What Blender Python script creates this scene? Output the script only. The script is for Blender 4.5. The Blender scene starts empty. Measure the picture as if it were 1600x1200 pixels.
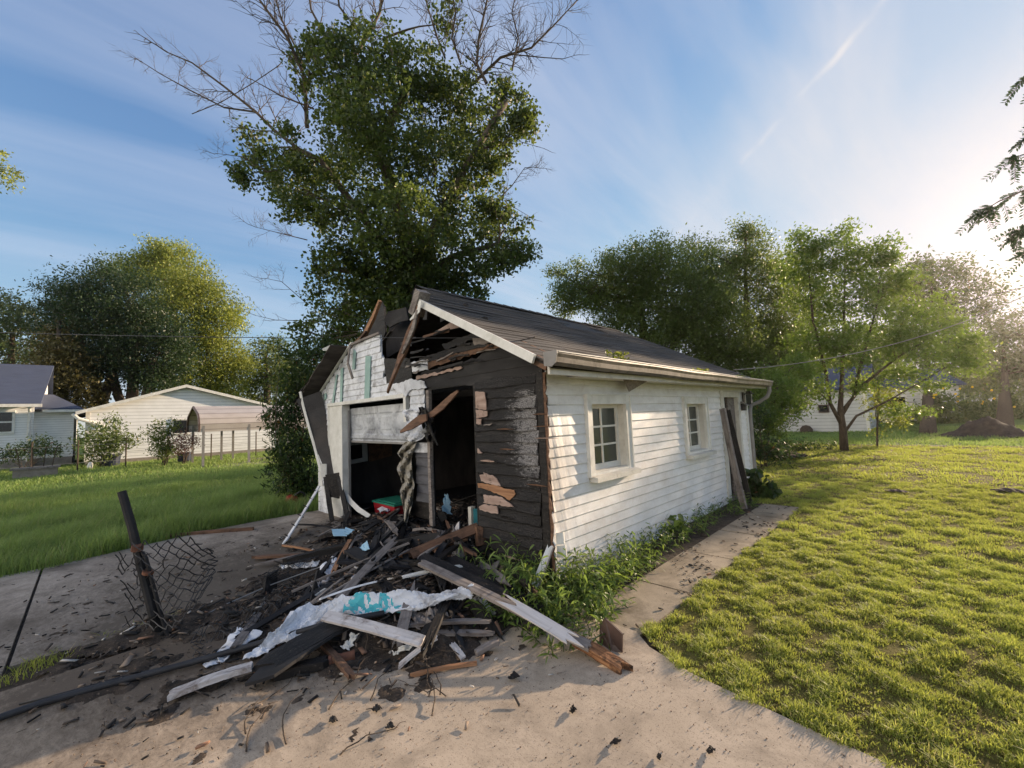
import bpy, math, random
import numpy as np
from mathutils import Matrix, Vector
S = bpy.context.scene
COL = S.collection
R_ = math.radians

# ------------------------------------------------------------------ camera
f_, cx_, cy_ = 658.0, 800.0, 600.0
def _ray(x, y): return np.array([(x-cx_)/f_, -(y-cy_)/f_, -1.0])
_v1 = _ray(1460, 625); _v1 /= np.linalg.norm(_v1)
_v2 = _ray(141, 680); _v2 = _v2-_v1*(_v1@_v2); _v2 /= np.linalg.norm(_v2)
ROT = np.array([-_v2, _v1, np.cross(-_v2, _v1)])
CAM = np.array([2.694, -3.171, 1.65])
cam = bpy.data.cameras.new('camera'); co = bpy.data.objects.new('camera', cam); COL.objects.link(co)
cam.sensor_width = 36.0; cam.lens = f_/1600*36.0; cam.clip_end = 2000; cam.clip_start = 0.05
M = Matrix([[*ROT[0], CAM[0]], [*ROT[1], CAM[1]], [*ROT[2], CAM[2]], [0, 0, 0, 1]])
co.matrix_world = M; S.camera = co

# ------------------------------------------------------------------ world, sun
SUN_EL, SUN_AZ = R_(12.5), R_(12.0)        # azimuth from +Y towards +X
W = bpy.data.worlds.new('World'); S.world = W; W.use_nodes = True
nt = W.node_tree; nt.nodes.clear()
def wn(t, **k):
    n = nt.nodes.new(t)
    for a, b in k.items(): setattr(n, a, b)
    return n
L = nt.links.new
out = wn('ShaderNodeOutputWorld'); bg = wn('ShaderNodeBackground'); bg.inputs[1].default_value = 0.14
sky = wn('ShaderNodeTexSky', sky_type='NISHITA', sun_disc=False, sun_elevation=SUN_EL, sun_rotation=SUN_AZ,
         air_density=1.0, dust_density=0.25, ozone_density=2.6, altitude=100)
tc = wn('ShaderNodeTexCoord')
def math_(op, a, b=None, c=None, clamp=False):
    n = wn('ShaderNodeMath', operation=op, use_clamp=clamp)
    for i, v in enumerate((a, b, c)):
        if v is None: continue
        if isinstance(v, (int, float)): n.inputs[i].default_value = v
        else: L(v, n.inputs[i])
    return n.outputs[0]
sep = wn('ShaderNodeSeparateXYZ'); L(tc.outputs['Generated'], sep.inputs[0])
zz = math_('MAXIMUM', math_('ADD', sep.outputs[2], 0.12), 0.05)
u = math_('DIVIDE', sep.outputs[0], zz); v = math_('DIVIDE', sep.outputs[1], zz)
cmb = wn('ShaderNodeCombineXYZ'); L(u, cmb.inputs[0]); L(v, cmb.inputs[1])
mp = wn('ShaderNodeMapping'); mp.inputs['Rotation'].default_value = (0, 0, R_(-28)); mp.inputs['Scale'].default_value = (1.5, 0.28, 1)
L(cmb.outputs[0], mp.inputs[0])
n1 = wn('ShaderNodeTexNoise'); n1.inputs['Scale'].default_value = 1.3; n1.inputs['Detail'].default_value = 7; n1.inputs['Roughness'].default_value = 0.55; n1.inputs['Distortion'].default_value = 0.5
L(mp.outputs[0], n1.inputs['Vector'])
cr = wn('ShaderNodeValToRGB'); cr.color_ramp.elements[0].position = 0.40; cr.color_ramp.elements[1].position = 0.72
cr.color_ramp.elements[0].color = (0, 0, 0, 1); cr.color_ramp.elements[1].color = (0.66, 0.66, 0.66, 1)
L(n1.outputs[0], cr.inputs[0])
# contrail: a thin band on the great circle through two sky directions
def sdir(px, py):
    d = ROT@_ray(px, py); return d/np.linalg.norm(d)
nrm = np.cross(sdir(1385, 0), sdir(1130, 285)); nrm /= np.linalg.norm(nrm)
dp = wn('ShaderNodeVectorMath', operation='DOT_PRODUCT'); L(tc.outputs['Generated'], dp.inputs[0]); dp.inputs[1].default_value = tuple(nrm)
n2 = wn('ShaderNodeTexNoise'); n2.inputs['Scale'].default_value = 9; n2.inputs['Detail'].default_value = 5
L(tc.outputs['Generated'], n2.inputs['Vector'])
wob = math_('MULTIPLY', math_('SUBTRACT', n2.outputs[0], 0.5), 0.022)
dist = math_('ABSOLUTE', math_('ADD', dp.outputs['Value'], wob))
band = math_('SUBTRACT', 1.0, math_('DIVIDE', dist, 0.008), clamp=True)
wide = math_('SUBTRACT', 1.0, math_('DIVIDE', dist, 0.11), clamp=True)
n3 = wn('ShaderNodeTexNoise'); n3.inputs['Scale'].default_value = 11; n3.inputs['Detail'].default_value = 3
L(tc.outputs['Generated'], n3.inputs['Vector'])
gap = math_('MULTIPLY', math_('SUBTRACT', n3.outputs[0], 0.42), 4.0, clamp=True)
trail = math_('MULTIPLY', math_('ADD', math_('MULTIPLY', band, gap), math_('MULTIPLY', wide, 0.38)), 0.5)
# only on the sun side of the sky
sd = (math.sin(SUN_AZ)*math.cos(SUN_EL), math.cos(SUN_AZ)*math.cos(SUN_EL), math.sin(SUN_EL))
ds = wn('ShaderNodeVectorMath', operation='DOT_PRODUCT'); L(tc.outputs['Generated'], ds.inputs[0]); ds.inputs[1].default_value = sd
side = math_('ADD', math_('MULTIPLY', ds.outputs['Value'], 1.3), 0.15, clamp=True)
veil = math_('MULTIPLY', math_('POWER', math_('MAXIMUM', ds.outputs['Value'], 0.0), 8.0), 0.35)
cl = math_('MULTIPLY', cr.outputs[0], math_('ADD', 0.55, math_('MULTIPLY', side, 0.55)))
cl = math_('ADD', math_('ADD', cl, math_('MULTIPLY', trail, side)), veil, clamp=True)
sc_ = wn('ShaderNodeSeparateColor'); L(sky.outputs[0], sc_.inputs[0]); cb_ = wn('ShaderNodeCombineColor')
for i_, (K_, g_) in enumerate(((2.45, .82), (2.5, .87), (2.8, 1.03))):      # the glare near the sun stays below clipping
    c_ = math_('MULTIPLY', sc_.outputs[i_], g_)
    L(math_('DIVIDE', c_, math_('POWER', math_('ADD', 1.0, math_('POWER', math_('DIVIDE', c_, K_), 2.5)), 0.4)), cb_.inputs[i_])
mx = wn('ShaderNodeMix', data_type='RGBA'); L(cl, mx.inputs[0]); L(cb_.outputs[0], mx.inputs[6])
# clouds take the light of the sun: warm and bright near it
cc = wn('ShaderNodeMix', data_type='RGBA'); L(math_('POWER', math_('MAXIMUM', ds.outputs['Value'], 0.0), 2.0), cc.inputs[0])
cc.inputs[6].default_value = (2.25, 2.45, 2.95, 1); cc.inputs[7].default_value = (2.75, 2.6, 2.6, 1)
L(cc.outputs[2], mx.inputs[7])
# added fill light: unseen warm brightness opposite the sun, to lift the shaded front
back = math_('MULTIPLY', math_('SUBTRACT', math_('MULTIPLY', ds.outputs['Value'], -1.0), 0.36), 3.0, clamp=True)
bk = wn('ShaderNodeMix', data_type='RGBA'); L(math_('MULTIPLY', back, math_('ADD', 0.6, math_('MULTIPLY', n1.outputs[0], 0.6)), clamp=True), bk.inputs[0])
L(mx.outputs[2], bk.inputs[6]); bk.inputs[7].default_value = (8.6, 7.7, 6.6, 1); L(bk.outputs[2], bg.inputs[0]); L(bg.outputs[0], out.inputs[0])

sl = bpy.data.lights.new('sun', 'SUN'); sl.energy = 4.7; sl.angle = R_(0.9); sl.color = (1.0, 0.77, 0.54)
so = bpy.data.objects.new('sun', sl); COL.objects.link(so)
so.rotation_euler = Vector((-sd[0], -sd[1], -sd[2])).to_track_quat('-Z', 'Y').to_euler()
S.view_settings.view_transform = 'Standard'; S.view_settings.look = 'None'; S.view_settings.exposure = 1.15; S.view_settings.gamma = 1.0
try:
    S.cycles.max_bounces = 7; S.cycles.transparent_max_bounces = 6; S.cycles.transmission_bounces = 4
except Exception: pass

# ------------------------------------------------------------------ geometry from sight lines (authoring aids: real positions in metres)
def wr(x, y): return ROT@_ray(x, y)
def G(x, y, z=0.0):
    d = wr(x, y); return CAM+d*((z-CAM[2])/d[2])
def PX(x, y, X=0.0):
    d = wr(x, y); return CAM+d*((X-CAM[0])/d[0])
def PY(x, y, Y=0.0):
    d = wr(x, y); return CAM+d*((Y-CAM[1])/d[1])
def DP(x, y, dep): return CAM+wr(x, y)*dep

# ------------------------------------------------------------------ object helpers
def tag(o, label=None, cat=None, group=None, kind=None):
    if label: o['label'] = label
    if cat: o['category'] = cat
    if group: o['group'] = group
    if kind: o['kind'] = kind
    return o
def empty(name, loc, label, cat, group=None):
    o = bpy.data.objects.new(name, None); COL.objects.link(o); o.location = loc; o.empty_display_size = 0.2
    return tag(o, label, cat, group)
def link(name, me, mats, parent=None):
    for m in (mats if isinstance(mats, (list, tuple)) else [mats]): me.materials.append(m)
    o = bpy.data.objects.new(name, me); COL.objects.link(o)
    if parent is not None:
        o.parent = parent; o.matrix_parent_inverse = parent.matrix_basis.inverted()
    return o
class MB:
    def __init__(s): s.v = []; s.f = []; s.m = []
    def add(s, vs, fs, mi=0):
        b = len(s.v); s.v += [tuple(float(c) for c in p) for p in vs]
        for f in fs: s.f.append([b+i for i in f]); s.m.append(mi)
        return s
    def box(s, x0, x1, y0, y1, z0, z1, mi=0):
        vs = [(x, y, z) for z in (z0, z1) for y in (y0, y1) for x in (x0, x1)]
        return s.add(vs, [(0, 2, 3, 1), (4, 5, 7, 6), (0, 1, 5, 4), (2, 6, 7, 3), (0, 4, 6, 2), (1, 3, 7, 5)], mi)
    def bar(s, p0, p1, w, t, up=(0, 0, 1), mi=0):
        p0, p1 = np.array(p0, float), np.array(p1, float); d = p1-p0; d /= np.linalg.norm(d)
        a = np.cross(d, up); a /= np.linalg.norm(a); b = np.cross(a, d)
        vs = [p+a*w/2*i+b*t/2*j for p in (p0, p1) for i, j in ((-1, -1), (1, -1), (1, 1), (-1, 1))]
        return s.add(vs, [(0, 1, 2, 3), (7, 6, 5, 4), (0, 4, 5, 1), (1, 5, 6, 2), (2, 6, 7, 3), (3, 7, 4, 0)], mi)
    def tube(s, pts, rad, n=8, mi=0, cap=True):
        pts = [np.array(p, float) for p in pts]
        if isinstance(rad, (int, float)): rad = [rad]*len(pts)
        vs = []; a = None
        for i, p in enumerate(pts):
            d = pts[min(i+1, len(pts)-1)]-pts[max(i-1, 0)]; d = d/(np.linalg.norm(d)+1e-9)
            if a is None:
                a = np.cross(d, (0.3, 0.1, 1) if abs(d[2]) < .9 else (1, 0, 0))
            a = a-d*(a@d); a /= (np.linalg.norm(a)+1e-9); b = np.cross(d, a)
            for k in range(n):
                t = 2*math.pi*k/n; vs.append(p+(a*math.cos(t)+b*math.sin(t))*rad[i])
        fs = []
        for i in range(len(pts)-1):
            for k in range(n):
                k2 = (k+1) % n; fs.append((i*n+k, i*n+k2, (i+1)*n+k2, (i+1)*n+k))
        if cap: fs.append(tuple(range(n-1, -1, -1))); fs.append(tuple(range((len(pts)-1)*n, len(pts)*n)))
        return s.add(vs, fs, mi)
    def poly(s, pts, off, mi=0):
        """flat outline (3D points) given a thickness vector"""
        n = len(pts); off = np.array(off, float)
        vs = [np.array(p, float) for p in pts]+[np.array(p, float)+off for p in pts]
        fs = [tuple(range(n)), tuple(range(2*n-1, n-1, -1))]+[(i, i+n, (i+1) % n+n, (i+1) % n) for i in range(n)]
        return s.add(vs, fs, mi)
    def build(s, name, mats, parent=None, smooth=False):
        me = bpy.data.meshes.new(name); me.from_pydata(s.v, [], s.f)
        for i, p in enumerate(me.polygons): p.material_index = s.m[i]; p.use_smooth = smooth
        me.validate(); me.update()
        return link(name, me, mats, parent)
def fastmesh(name, verts, faces, mats, parent=None, rnd=None, smooth=False):
    me = bpy.data.meshes.new(name); k = faces.shape[1]; n = len(faces)
    me.vertices.add(len(verts)); me.vertices.foreach_set('co', verts.astype(np.float32).ravel())
    me.loops.add(n*k); me.loops.foreach_set('vertex_index', faces.astype(np.int32).ravel())
    me.polygons.add(n); me.polygons.foreach_set('loop_start', np.arange(0, n*k, k, dtype=np.int32))
    me.polygons.foreach_set('loop_total', np.full(n, k, dtype=np.int32))
    if smooth: me.polygons.foreach_set('use_smooth', np.ones(n, dtype=bool))
    if rnd is not None:
        a = me.attributes.new('rnd', 'FLOAT', 'FACE'); a.data.foreach_set('value', rnd.astype(np.float32))
    me.update(calc_edges=True)
    return link(name, me, mats, parent)
def jag(pts, step, amp, rs):
    """an outline with torn edges"""
    o = []; n = len(pts); pts = [np.array(p, float) for p in pts]
    for i in range(n):
        a, b = pts[i], pts[(i+1) % n]; m = max(1, int(np.linalg.norm(b-a)/step)); d = b-a
        nn = np.array([-d[1], d[0]])/(np.linalg.norm(d)+1e-9)
        for k in range(m): o.append(a+d*k/m+(nn*rs.uniform(-amp, amp) if k else 0))
    return o

# ------------------------------------------------------------------ materials
def newmat(name):
    m = bpy.data.materials.new(name); m.use_nodes = True; t = m.node_tree; t.nodes.clear()
    o = t.nodes.new('ShaderNodeOutputMaterial'); b = t.nodes.new('ShaderNodeBsdfPrincipled'); t.links.new(b.outputs[0], o.inputs[0])
    return m, t, b, o
def ramp(t, src, stops, mode='LINEAR'):
    r = t.nodes.new('ShaderNodeValToRGB'); r.color_ramp.interpolation = mode; e = r.color_ramp.elements
    while len(e) < len(stops): e.new(0.5)
    for i, (p, c) in enumerate(stops): e[i].position = p; e[i].color = (*c, 1) if len(c) == 3 else c
    t.links.new(src, r.inputs[0]); return r.outputs[0]
def noise(t, vec, scale, detail=6, rough=0.6, dist=0.0, stretch=None):
    if stretch:
        m = t.nodes.new('ShaderNodeMapping'); m.inputs['Scale'].default_value = stretch; t.links.new(vec, m.inputs[0]); vec = m.outputs[0]
    n = t.nodes.new('ShaderNodeTexNoise'); n.inputs['Scale'].default_value = scale; n.inputs['Detail'].default_value = detail
    n.inputs['Roughness'].default_value = rough; n.inputs['Distortion'].default_value = dist
    t.links.new(vec, n.inputs['Vector']); return n.outputs[0]
def mixc(t, fac, a, b, mode='MIX'):
    m = t.nodes.new('ShaderNodeMix'); m.data_type = 'RGBA'; m.blend_type = mode
    for i, x in ((0, fac), (6, a), (7, b)):
        if isinstance(x, (int, float)): m.inputs[i].default_value = x
        elif isinstance(x, tuple): m.inputs[i].default_value = (*x, 1)
        else: t.links.new(x, m.inputs[i])
    return m.outputs[2]
def bump(t, b, src, strength, dist=0.01):
    n = t.nodes.new('ShaderNodeBump'); n.inputs['Strength'].default_value = strength; n.inputs['Distance'].default_value = dist
    t.links.new(src, n.inputs['Height']); t.links.new(n.outputs[0], b.inputs['Normal'])
def objvec(t, rand=True):
    c = t.nodes.new('ShaderNodeTexCoord'); v = c.outputs['Object']
    if rand:
        oi = t.nodes.new('ShaderNodeObjectInfo'); ad = t.nodes.new('ShaderNodeVectorMath'); ad.operation = 'ADD'
        mu = t.nodes.new('ShaderNodeMath'); mu.operation = 'MULTIPLY'; mu.inputs[1].default_value = 37.0
        t.links.new(oi.outputs['Random'], mu.inputs[0]); t.links.new(v, ad.inputs[0]); t.links.new(mu.outputs[0], ad.inputs[1]); v = ad.outputs[0]
    return v
def surf(name, stops, scale=4, stretch=None, rough=0.85, bmp=0.4, bd=0.01, dirt=None, dscale=2, dstops=((.45, (0, 0, 0)), (.65, (1, 1, 1))), detail=8, spec=0.3, metal=0.0, fine=None, rand=True):
    m, t, b, o = newmat(name); v = objvec(t, rand)
    n = noise(t, v, scale, detail, 0.65, 0.3, stretch); c = ramp(t, n, stops)
    if fine:
        nf = noise(t, v, fine[0], 3, 0.7); c = mixc(t, ramp(t, nf, ((fine[1], (0, 0, 0)), (fine[2], (1, 1, 1)))), c, fine[3])
    if dirt:
        dn = noise(t, v, dscale, 8, 0.7, 0.6); c = mixc(t, ramp(t, dn, dstops), c, dirt)
    t.links.new(c, b.inputs['Base Color']); b.inputs['Roughness'].default_value = rough
    b.inputs['Specular IOR Level'].default_value = spec; b.inputs['Metallic'].default_value = metal
    if bmp: bump(t, b, n, bmp, bd)
    return m
def leafmat(name, dark, light, trans, tfac=0.45, warm=None, rough=0.5):
    m, t, b, o = newmat(name)
    a = t.nodes.new('ShaderNodeAttribute'); a.attribute_name = 'rnd'
    st = [(0.0, dark), (0.85, light)]
    if warm: st += [(0.93, light), (1.0, warm)]
    c = ramp(t, a.outputs['Fac'], st)
    t.links.new(c, b.inputs['Base Color']); b.inputs['Roughness'].default_value = rough; b.inputs['Specular IOR Level'].default_value = 0.35
    tr = t.nodes.new('ShaderNodeBsdfTranslucent'); c2 = mixc(t, 0.6, c, trans); t.links.new(c2, tr.inputs[0])
    mx = t.nodes.new('ShaderNodeMixShader'); mx.inputs[0].default_value = tfac
    t.links.new(b.outputs[0], mx.inputs[1]); t.links.new(tr.outputs[0], mx.inputs[2]); t.links.new(mx.outputs[0], o.inputs[0])
    return m
MT = {}
MT['white_siding'] = surf('white_siding', ((.3, (.64, .63, .62)), (.6, (.78, .78, .78))), 3, (1, 1, 3), .45, .12, .004, dirt=(.50, .45, .40), dscale=1.6, dstops=((.56, (0, 0, 0)), (.80, (.7, .7, .7))), rand=False)
MT['white_trim'] = surf('white_trim', ((.3, (.56, .55, .50)), (.65, (.74, .73, .69))), 6, None, .5, .15, .003, dirt=(.35, .30, .22), dscale=7, dstops=((.58, (0, 0, 0)), (.8, (.6, .6, .6))))
MT['beige_trim'] = surf('beige_trim', ((.3, (.52, .50, .45)), (.65, (.68, .66, .60))), 6, None, .6, .2, .003, dirt=(.25, .21, .15), dscale=9, dstops=((.55, (0, 0, 0)), (.75, (.6, .6, .6))))
MT['sooty_white'] = surf('sooty_white', ((.3, (.50, .52, .56)), (.6, (.72, .74, .78))), 4, None, .5, .2, .004, dirt=(.12, .10, .09), dscale=5, dstops=((.50, (0, 0, 0)), (.72, (.9, .9, .9))))
MT['sash'] = surf('sash', ((.3, (.60, .58, .52)), (.65, (.74, .72, .66))), 9, None, .5, .1, .002)
MT['char'] = surf('char', ((.3, (.005, .0045, .0045)), (.55, (.015, .013, .012)), (.8, (.055, .045, .040))), 5, (.6, 3, 3), .6, 1.0, .014, fine=(60, .6, .78, (.13, .11, .095)))
MT['soot'] = surf('soot', ((.3, (.012, .012, .014)), (.7, (.03, .028, .03))), 6, None, .9, .5, .01)
MT['tar'] = surf('tar', ((.25, (.014, .013, .014)), (.55, (.028, .027, .028)), (.8, (.065, .061, .060))), 2.5, (1, 1, 3), .8, .35, .01, dirt=(.012, .012, .013), dscale=2.2, dstops=((.5, (0, 0, 0)), (.75, (.8, .8, .8))))
MT['brown_wood'] = surf('brown_wood', ((.3, (.075, .042, .027)), (.55, (.17, .095, .06)), (.8, (.27, .165, .105))), 7, (.35, 4, 4), .8, .5, .006, dirt=(.02, .014, .01), dscale=3, dstops=((.5, (0, 0, 0)), (.7, (1, 1, 1))))
MT['raw_wood'] = surf('raw_wood', ((.3, (.21, .105, .055)), (.6, (.36, .19, .10)), (.85, (.48, .30, .18))), 7, (.35, 5, 5), .75, .4, .005, dirt=(.03, .018, .012), dscale=4, dstops=((.58, (0, 0, 0)), (.72, (.9, .9, .9))))
MT['scorched_wood'] = surf('scorched_wood', ((.3, (.05, .025, .015)), (.5, (.22, .10, .045)), (.75, (.50, .27, .13))), 9, (.3, 6, 6), .8, .6, .008, dirt=(.015, .01, .008), dscale=6, dstops=((.46, (0, 0, 0)), (.6, (1, 1, 1))))
MT['pink_wood'] = surf('pink_wood', ((.3, (.27, .185, .15)), (.6, (.42, .31, .26)), (.85, (.52, .41, .35))), 6, (.4, 3, 3), .8, .3, .005, dirt=(.05, .03, .02), dscale=9, dstops=((.55, (0, 0, 0)), (.68, (.9, .9, .9))))
MT['grey_wood'] = surf('grey_wood', ((.3, (.12, .10, .09)), (.55, (.24, .21, .19)), (.8, (.38, .34, .31))), 8, (.3, 5, 5), .85, .5, .005, dirt=(.04, .03, .025), dscale=5, dstops=((.5, (0, 0, 0)), (.7, (.8, .8, .8))))
MT['painted_wood'] = surf('painted_wood', ((.3, (.42, .39, .37)), (.6, (.60, .57, .56))), 7, (.3, 5, 5), .7, .4, .004, dirt=(.14, .10, .08), dscale=6, dstops=((.5, (0, 0, 0)), (.66, (.9, .9, .9))))
MT['teal'] = surf('teal', ((.3, (.24, .38, .35)), (.7, (.34, .48, .45))), 5, None, .7, .2, .004, dirt=(.4, .45, .45), dscale=6, dstops=((.6, (0, 0, 0)), (.75, (.7, .7, .7))))
MT['rust'] = surf('rust', ((.3, (.07, .03, .02)), (.6, (.17, .075, .045)), (.85, (.28, .13, .07))), 8, None, .8, .5, .004)
MT['brown_metal'] = surf('brown_metal', ((.3, (.05, .032, .026)), (.7, (.12, .075, .06))), 4, None, .45, .15, .003, spec=.5)
MT['black_metal'] = surf('black_metal', ((.3, (.012, .012, .014)), (.7, (.035, .034, .036))), 9, None, .6, .4, .003, spec=.5)
MT['post_metal'] = surf('post_metal', ((.3, (.012, .012, .013)), (.6, (.03, .028, .028)), (.85, (.09, .06, .045))), 9, None, .7, .5, .004)
MT['grey_metal'] = surf('grey_metal', ((.3, (.18, .17, .16)), (.7, (.28, .27, .26))), 5, None, .5, .1, .003)
MT['gutter'] = surf('gutter', ((.3, (.13, .11, .095)), (.7, (.22, .195, .17))), 3, (2, .3, 2), .4, .1, .003, dirt=(.06, .05, .04), dscale=4)
MT['concrete'] = surf('concrete', ((.3, (.34, .275, .205)), (.6, (.47, .385, .295))), 1.3, None, .95, .25, .004, dirt=(.10, .082, .062), dscale=2.6, dstops=((.48, (0, 0, 0)), (.72, (.55, .55, .55))), fine=(150, .56, .7, (.16, .13, .10)), rand=False)
MT['drive'] = surf('drive', ((.3, (.27, .225, .185)), (.6, (.42, .36, .30))), .9, (1, 2, 1), .95, .25, .004, dirt=(.085, .066, .048), dscale=1.7, dstops=((.47, (0, 0, 0)), (.7, (.75, .75, .75))), fine=(120, .58, .72, (.10, .09, .08)), rand=False)
MT['path'] = surf('path', ((.3, (.24, .20, .15)), (.6, (.36, .30, .225))), 2.0, None, .95, .3, .004, dirt=(.09, .07, .045), dscale=2.2, dstops=((.45, (0, 0, 0)), (.68, (.8, .8, .8))), fine=(130, .56, .7, (.13, .10, .07)), rand=False)
MT['dirt'] = surf('dirt', ((.3, (.022, .017, .013)), (.55, (.06, .045, .034)), (.8, (.15, .115, .085))), 9, None, 1, .9, .03, fine=(70, .58, .7, (.16, .12, .09)), rand=False)
MT['pavement'] = surf('pavement', ((.3, (.16, .14, .12)), (.7, (.26, .23, .20))), 2, None, .95, .2, .004, rand=False)
MT['stone'] = surf('stone', ((.3, (.20, .17, .14)), (.7, (.33, .29, .25))), 4, None, .9, .3, .01)
MT['red'] = surf('red', ((.3, (.20, .008, .012)), (.7, (.40, .02, .03))), 4, None, .6, .3, .01)
MT['pale_blue'] = surf('pale_blue', ((.3, (.26, .46, .60)), (.7, (.36, .56, .70))), 4, None, .7, .1, .004)
MT['blue'] = surf('blue', ((.3, (.01, .02, .10)), (.7, (.02, .04, .20))), 4, None, .6, .1, .004)
MT['darkblue'] = surf('darkblue', ((.3, (.012, .016, .03)), (.7, (.02, .03, .055))), 4, None, .5, .1, .004)
MT['purple'] = surf('purple', ((.3, (.018, .016, .032)), (.7, (.035, .03, .055))), 4, None, .6, .1, .004)
MT['green'] = surf('green', ((.3, (.01, .12, .08)), (.7, (.02, .2, .14))), 4, None, .6, .1, .004)
MT['bark'] = surf('bark', ((.3, (.035, .026, .020)), (.6, (.10, .075, .055)), (.85, (.17, .13, .10))), 6, (3, 3, .5), .95, .8, .03)
MT['deadwood'] = surf('deadwood', ((.3, (.10, .075, .06)), (.6, (.20, .155, .125)), (.85, (.30, .24, .20))), 5, None, .9, .4, .01)
MT['limb_bark'] = surf('limb_bark', ((.3, (.05, .038, .03)), (.6, (.10, .078, .062)), (.85, (.17, .135, .11))), 5, None, .9, .5, .012)
MT['soil_mound'] = surf('soil_mound', ((.3, (.03, .022, .017)), (.7, (.10, .075, .06))), 6, None, 1, .9, .05)
MT['fluff'] = surf('fluff', ((.3, (.20, .19, .20)), (.7, (.42, .40, .41))), 12, None, 1, .6, .02)
def glassmat(name, c, r=.08):
    m, t, b, o = newmat(name); b.inputs['Base Color'].default_value = (*c, 1); b.inputs['Roughness'].default_value = r; b.inputs['Specular IOR Level'].default_value = .6
    return m
MT['glass'] = glassmat('glass', (.035, .045, .04), .25); MT['dark_glass'] = glassmat('dark_glass', (.012, .014, .016))
def sootwash(m, cx0, cy0, rad, col, cz=0.0):
    t = m.node_tree; b = next(n for n in t.nodes if n.type == 'BSDF_PRINCIPLED'); src = b.inputs['Base Color'].links[0].from_socket
    v = objvec(t, False); sb = t.nodes.new('ShaderNodeVectorMath'); sb.operation = 'SUBTRACT'; sb.inputs[1].default_value = (cx0, cy0, cz); t.links.new(v, sb.inputs[0])
    ln = t.nodes.new('ShaderNodeVectorMath'); ln.operation = 'LENGTH'; t.links.new(sb.outputs[0], ln.inputs[0])
    n = noise(t, v, 2.3, 9, .72, .8); n2_ = noise(t, v, 14, 8, .75, .5, (1, 2.2, 1)); mr = t.nodes.new('ShaderNodeMapRange'); mr.inputs[1].default_value = rad; mr.inputs[2].default_value = rad*.35; t.links.new(ln.outputs['Value'], mr.inputs[0])
    a = t.nodes.new('ShaderNodeMath'); a.operation = 'MULTIPLY_ADD'; a.inputs[1].default_value = .36; t.links.new(mr.outputs[0], a.inputs[0]); 
    h = t.nodes.new('ShaderNodeMath'); h.operation = 'ADD'; t.links.new(n, h.inputs[0]); t.links.new(n2_, h.inputs[1]); h2 = t.nodes.new('ShaderNodeMath'); h2.operation = 'MULTIPLY'; h2.inputs[1].default_value = .5; t.links.new(h.outputs[0], h2.inputs[0]); t.links.new(h2.outputs[0], a.inputs[2])
    c = mixc(t, ramp(t, a.outputs[0], ((.52, (0, 0, 0)), (.82, (.85, .85, .85)))), src, col); t.links.new(c, b.inputs['Base Color'])
sootwash(MT['concrete'], -1.9, -2.4, 2.3, (.075, .055, .04)); sootwash(MT['drive'], -2.2, -1.2, 3.6, (.07, .056, .042))
sootwash(MT['white_siding'], 0, -.25, .8, (.56, .50, .44), 1.05)
# shingles: dark granules with long streaks, random tan patches put grazing sunlight into the colour
def shinglemat(name, a, b_, tan):
    m, t, b, o = newmat(name); v = objvec(t, False)
    n = noise(t, v, 3.0, 8, .7, .2, (1, .35, 1)); c = ramp(t, n, ((.3, a), (.7, b_)))
    c = mixc(t, ramp(t, noise(t, v, 1.1, 5, .6), ((.45, (0, 0, 0)), (.7, (.8, .8, .8)))), c, tan)
    g = noise(t, v, 160, 2, .5); c = mixc(t, ramp(t, g, ((.55, (0, 0, 0)), (.7, (.5, .5, .5)))), c, (.16, .14, .13))
    t.links.new(c, b.inputs['Base Color']); b.inputs['Roughness'].default_value = .95; bump(t, b, g, .4, .004); return m
MT['shingle'] = shinglemat('shingle', (.028, .027, .028), (.062, .059, .059), (.085, .070, .060))
MT['blue_shingle'] = shinglemat('blue_shingle', (.032, .046, .085), (.055, .075, .13), (.045, .06, .10))
# horizontal lap siding for far buildings: shade under each lap is painted as dark bands in the colour
def lapmat(name, c0, c1, per=0.12, tint=None):
    m, t, b, o = newmat(name); v = objvec(t, False)
    s_ = t.nodes.new('ShaderNodeSeparateXYZ'); t.links.new(v, s_.inputs[0])
    d = t.nodes.new('ShaderNodeMath'); d.operation = 'DIVIDE'; d.inputs[1].default_value = per; t.links.new(s_.outputs[2], d.inputs[0])
    fr = t.nodes.new('ShaderNodeMath'); fr.operation = 'FRACT'; t.links.new(d.outputs[0], fr.inputs[0])
    n = noise(t, v, 2, 5, .6); c = ramp(t, n, ((.3, c0), (.7, c1)))
    c = mixc(t, ramp(t, fr.outputs[0], ((.0, (1, 1, 1)), (.16, (0, 0, 0)), (1, (0, 0, 0)))), c, tuple(x*.35 for x in c0))
    t.links.new(c, b.inputs['Base Color']); b.inputs['Roughness'].default_value = .55
    return m
MT['lap_white'] = lapmat('lap_white', (.74, .74, .73), (.84, .84, .84), .19); MT['lap_house'] = lapmat('lap_house', (.74, .74, .73), (.84, .84, .83), .13)
MT['lap_shed'] = lapmat('lap_shed', (.50, .50, .49), (.60, .60, .59), .20)
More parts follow.
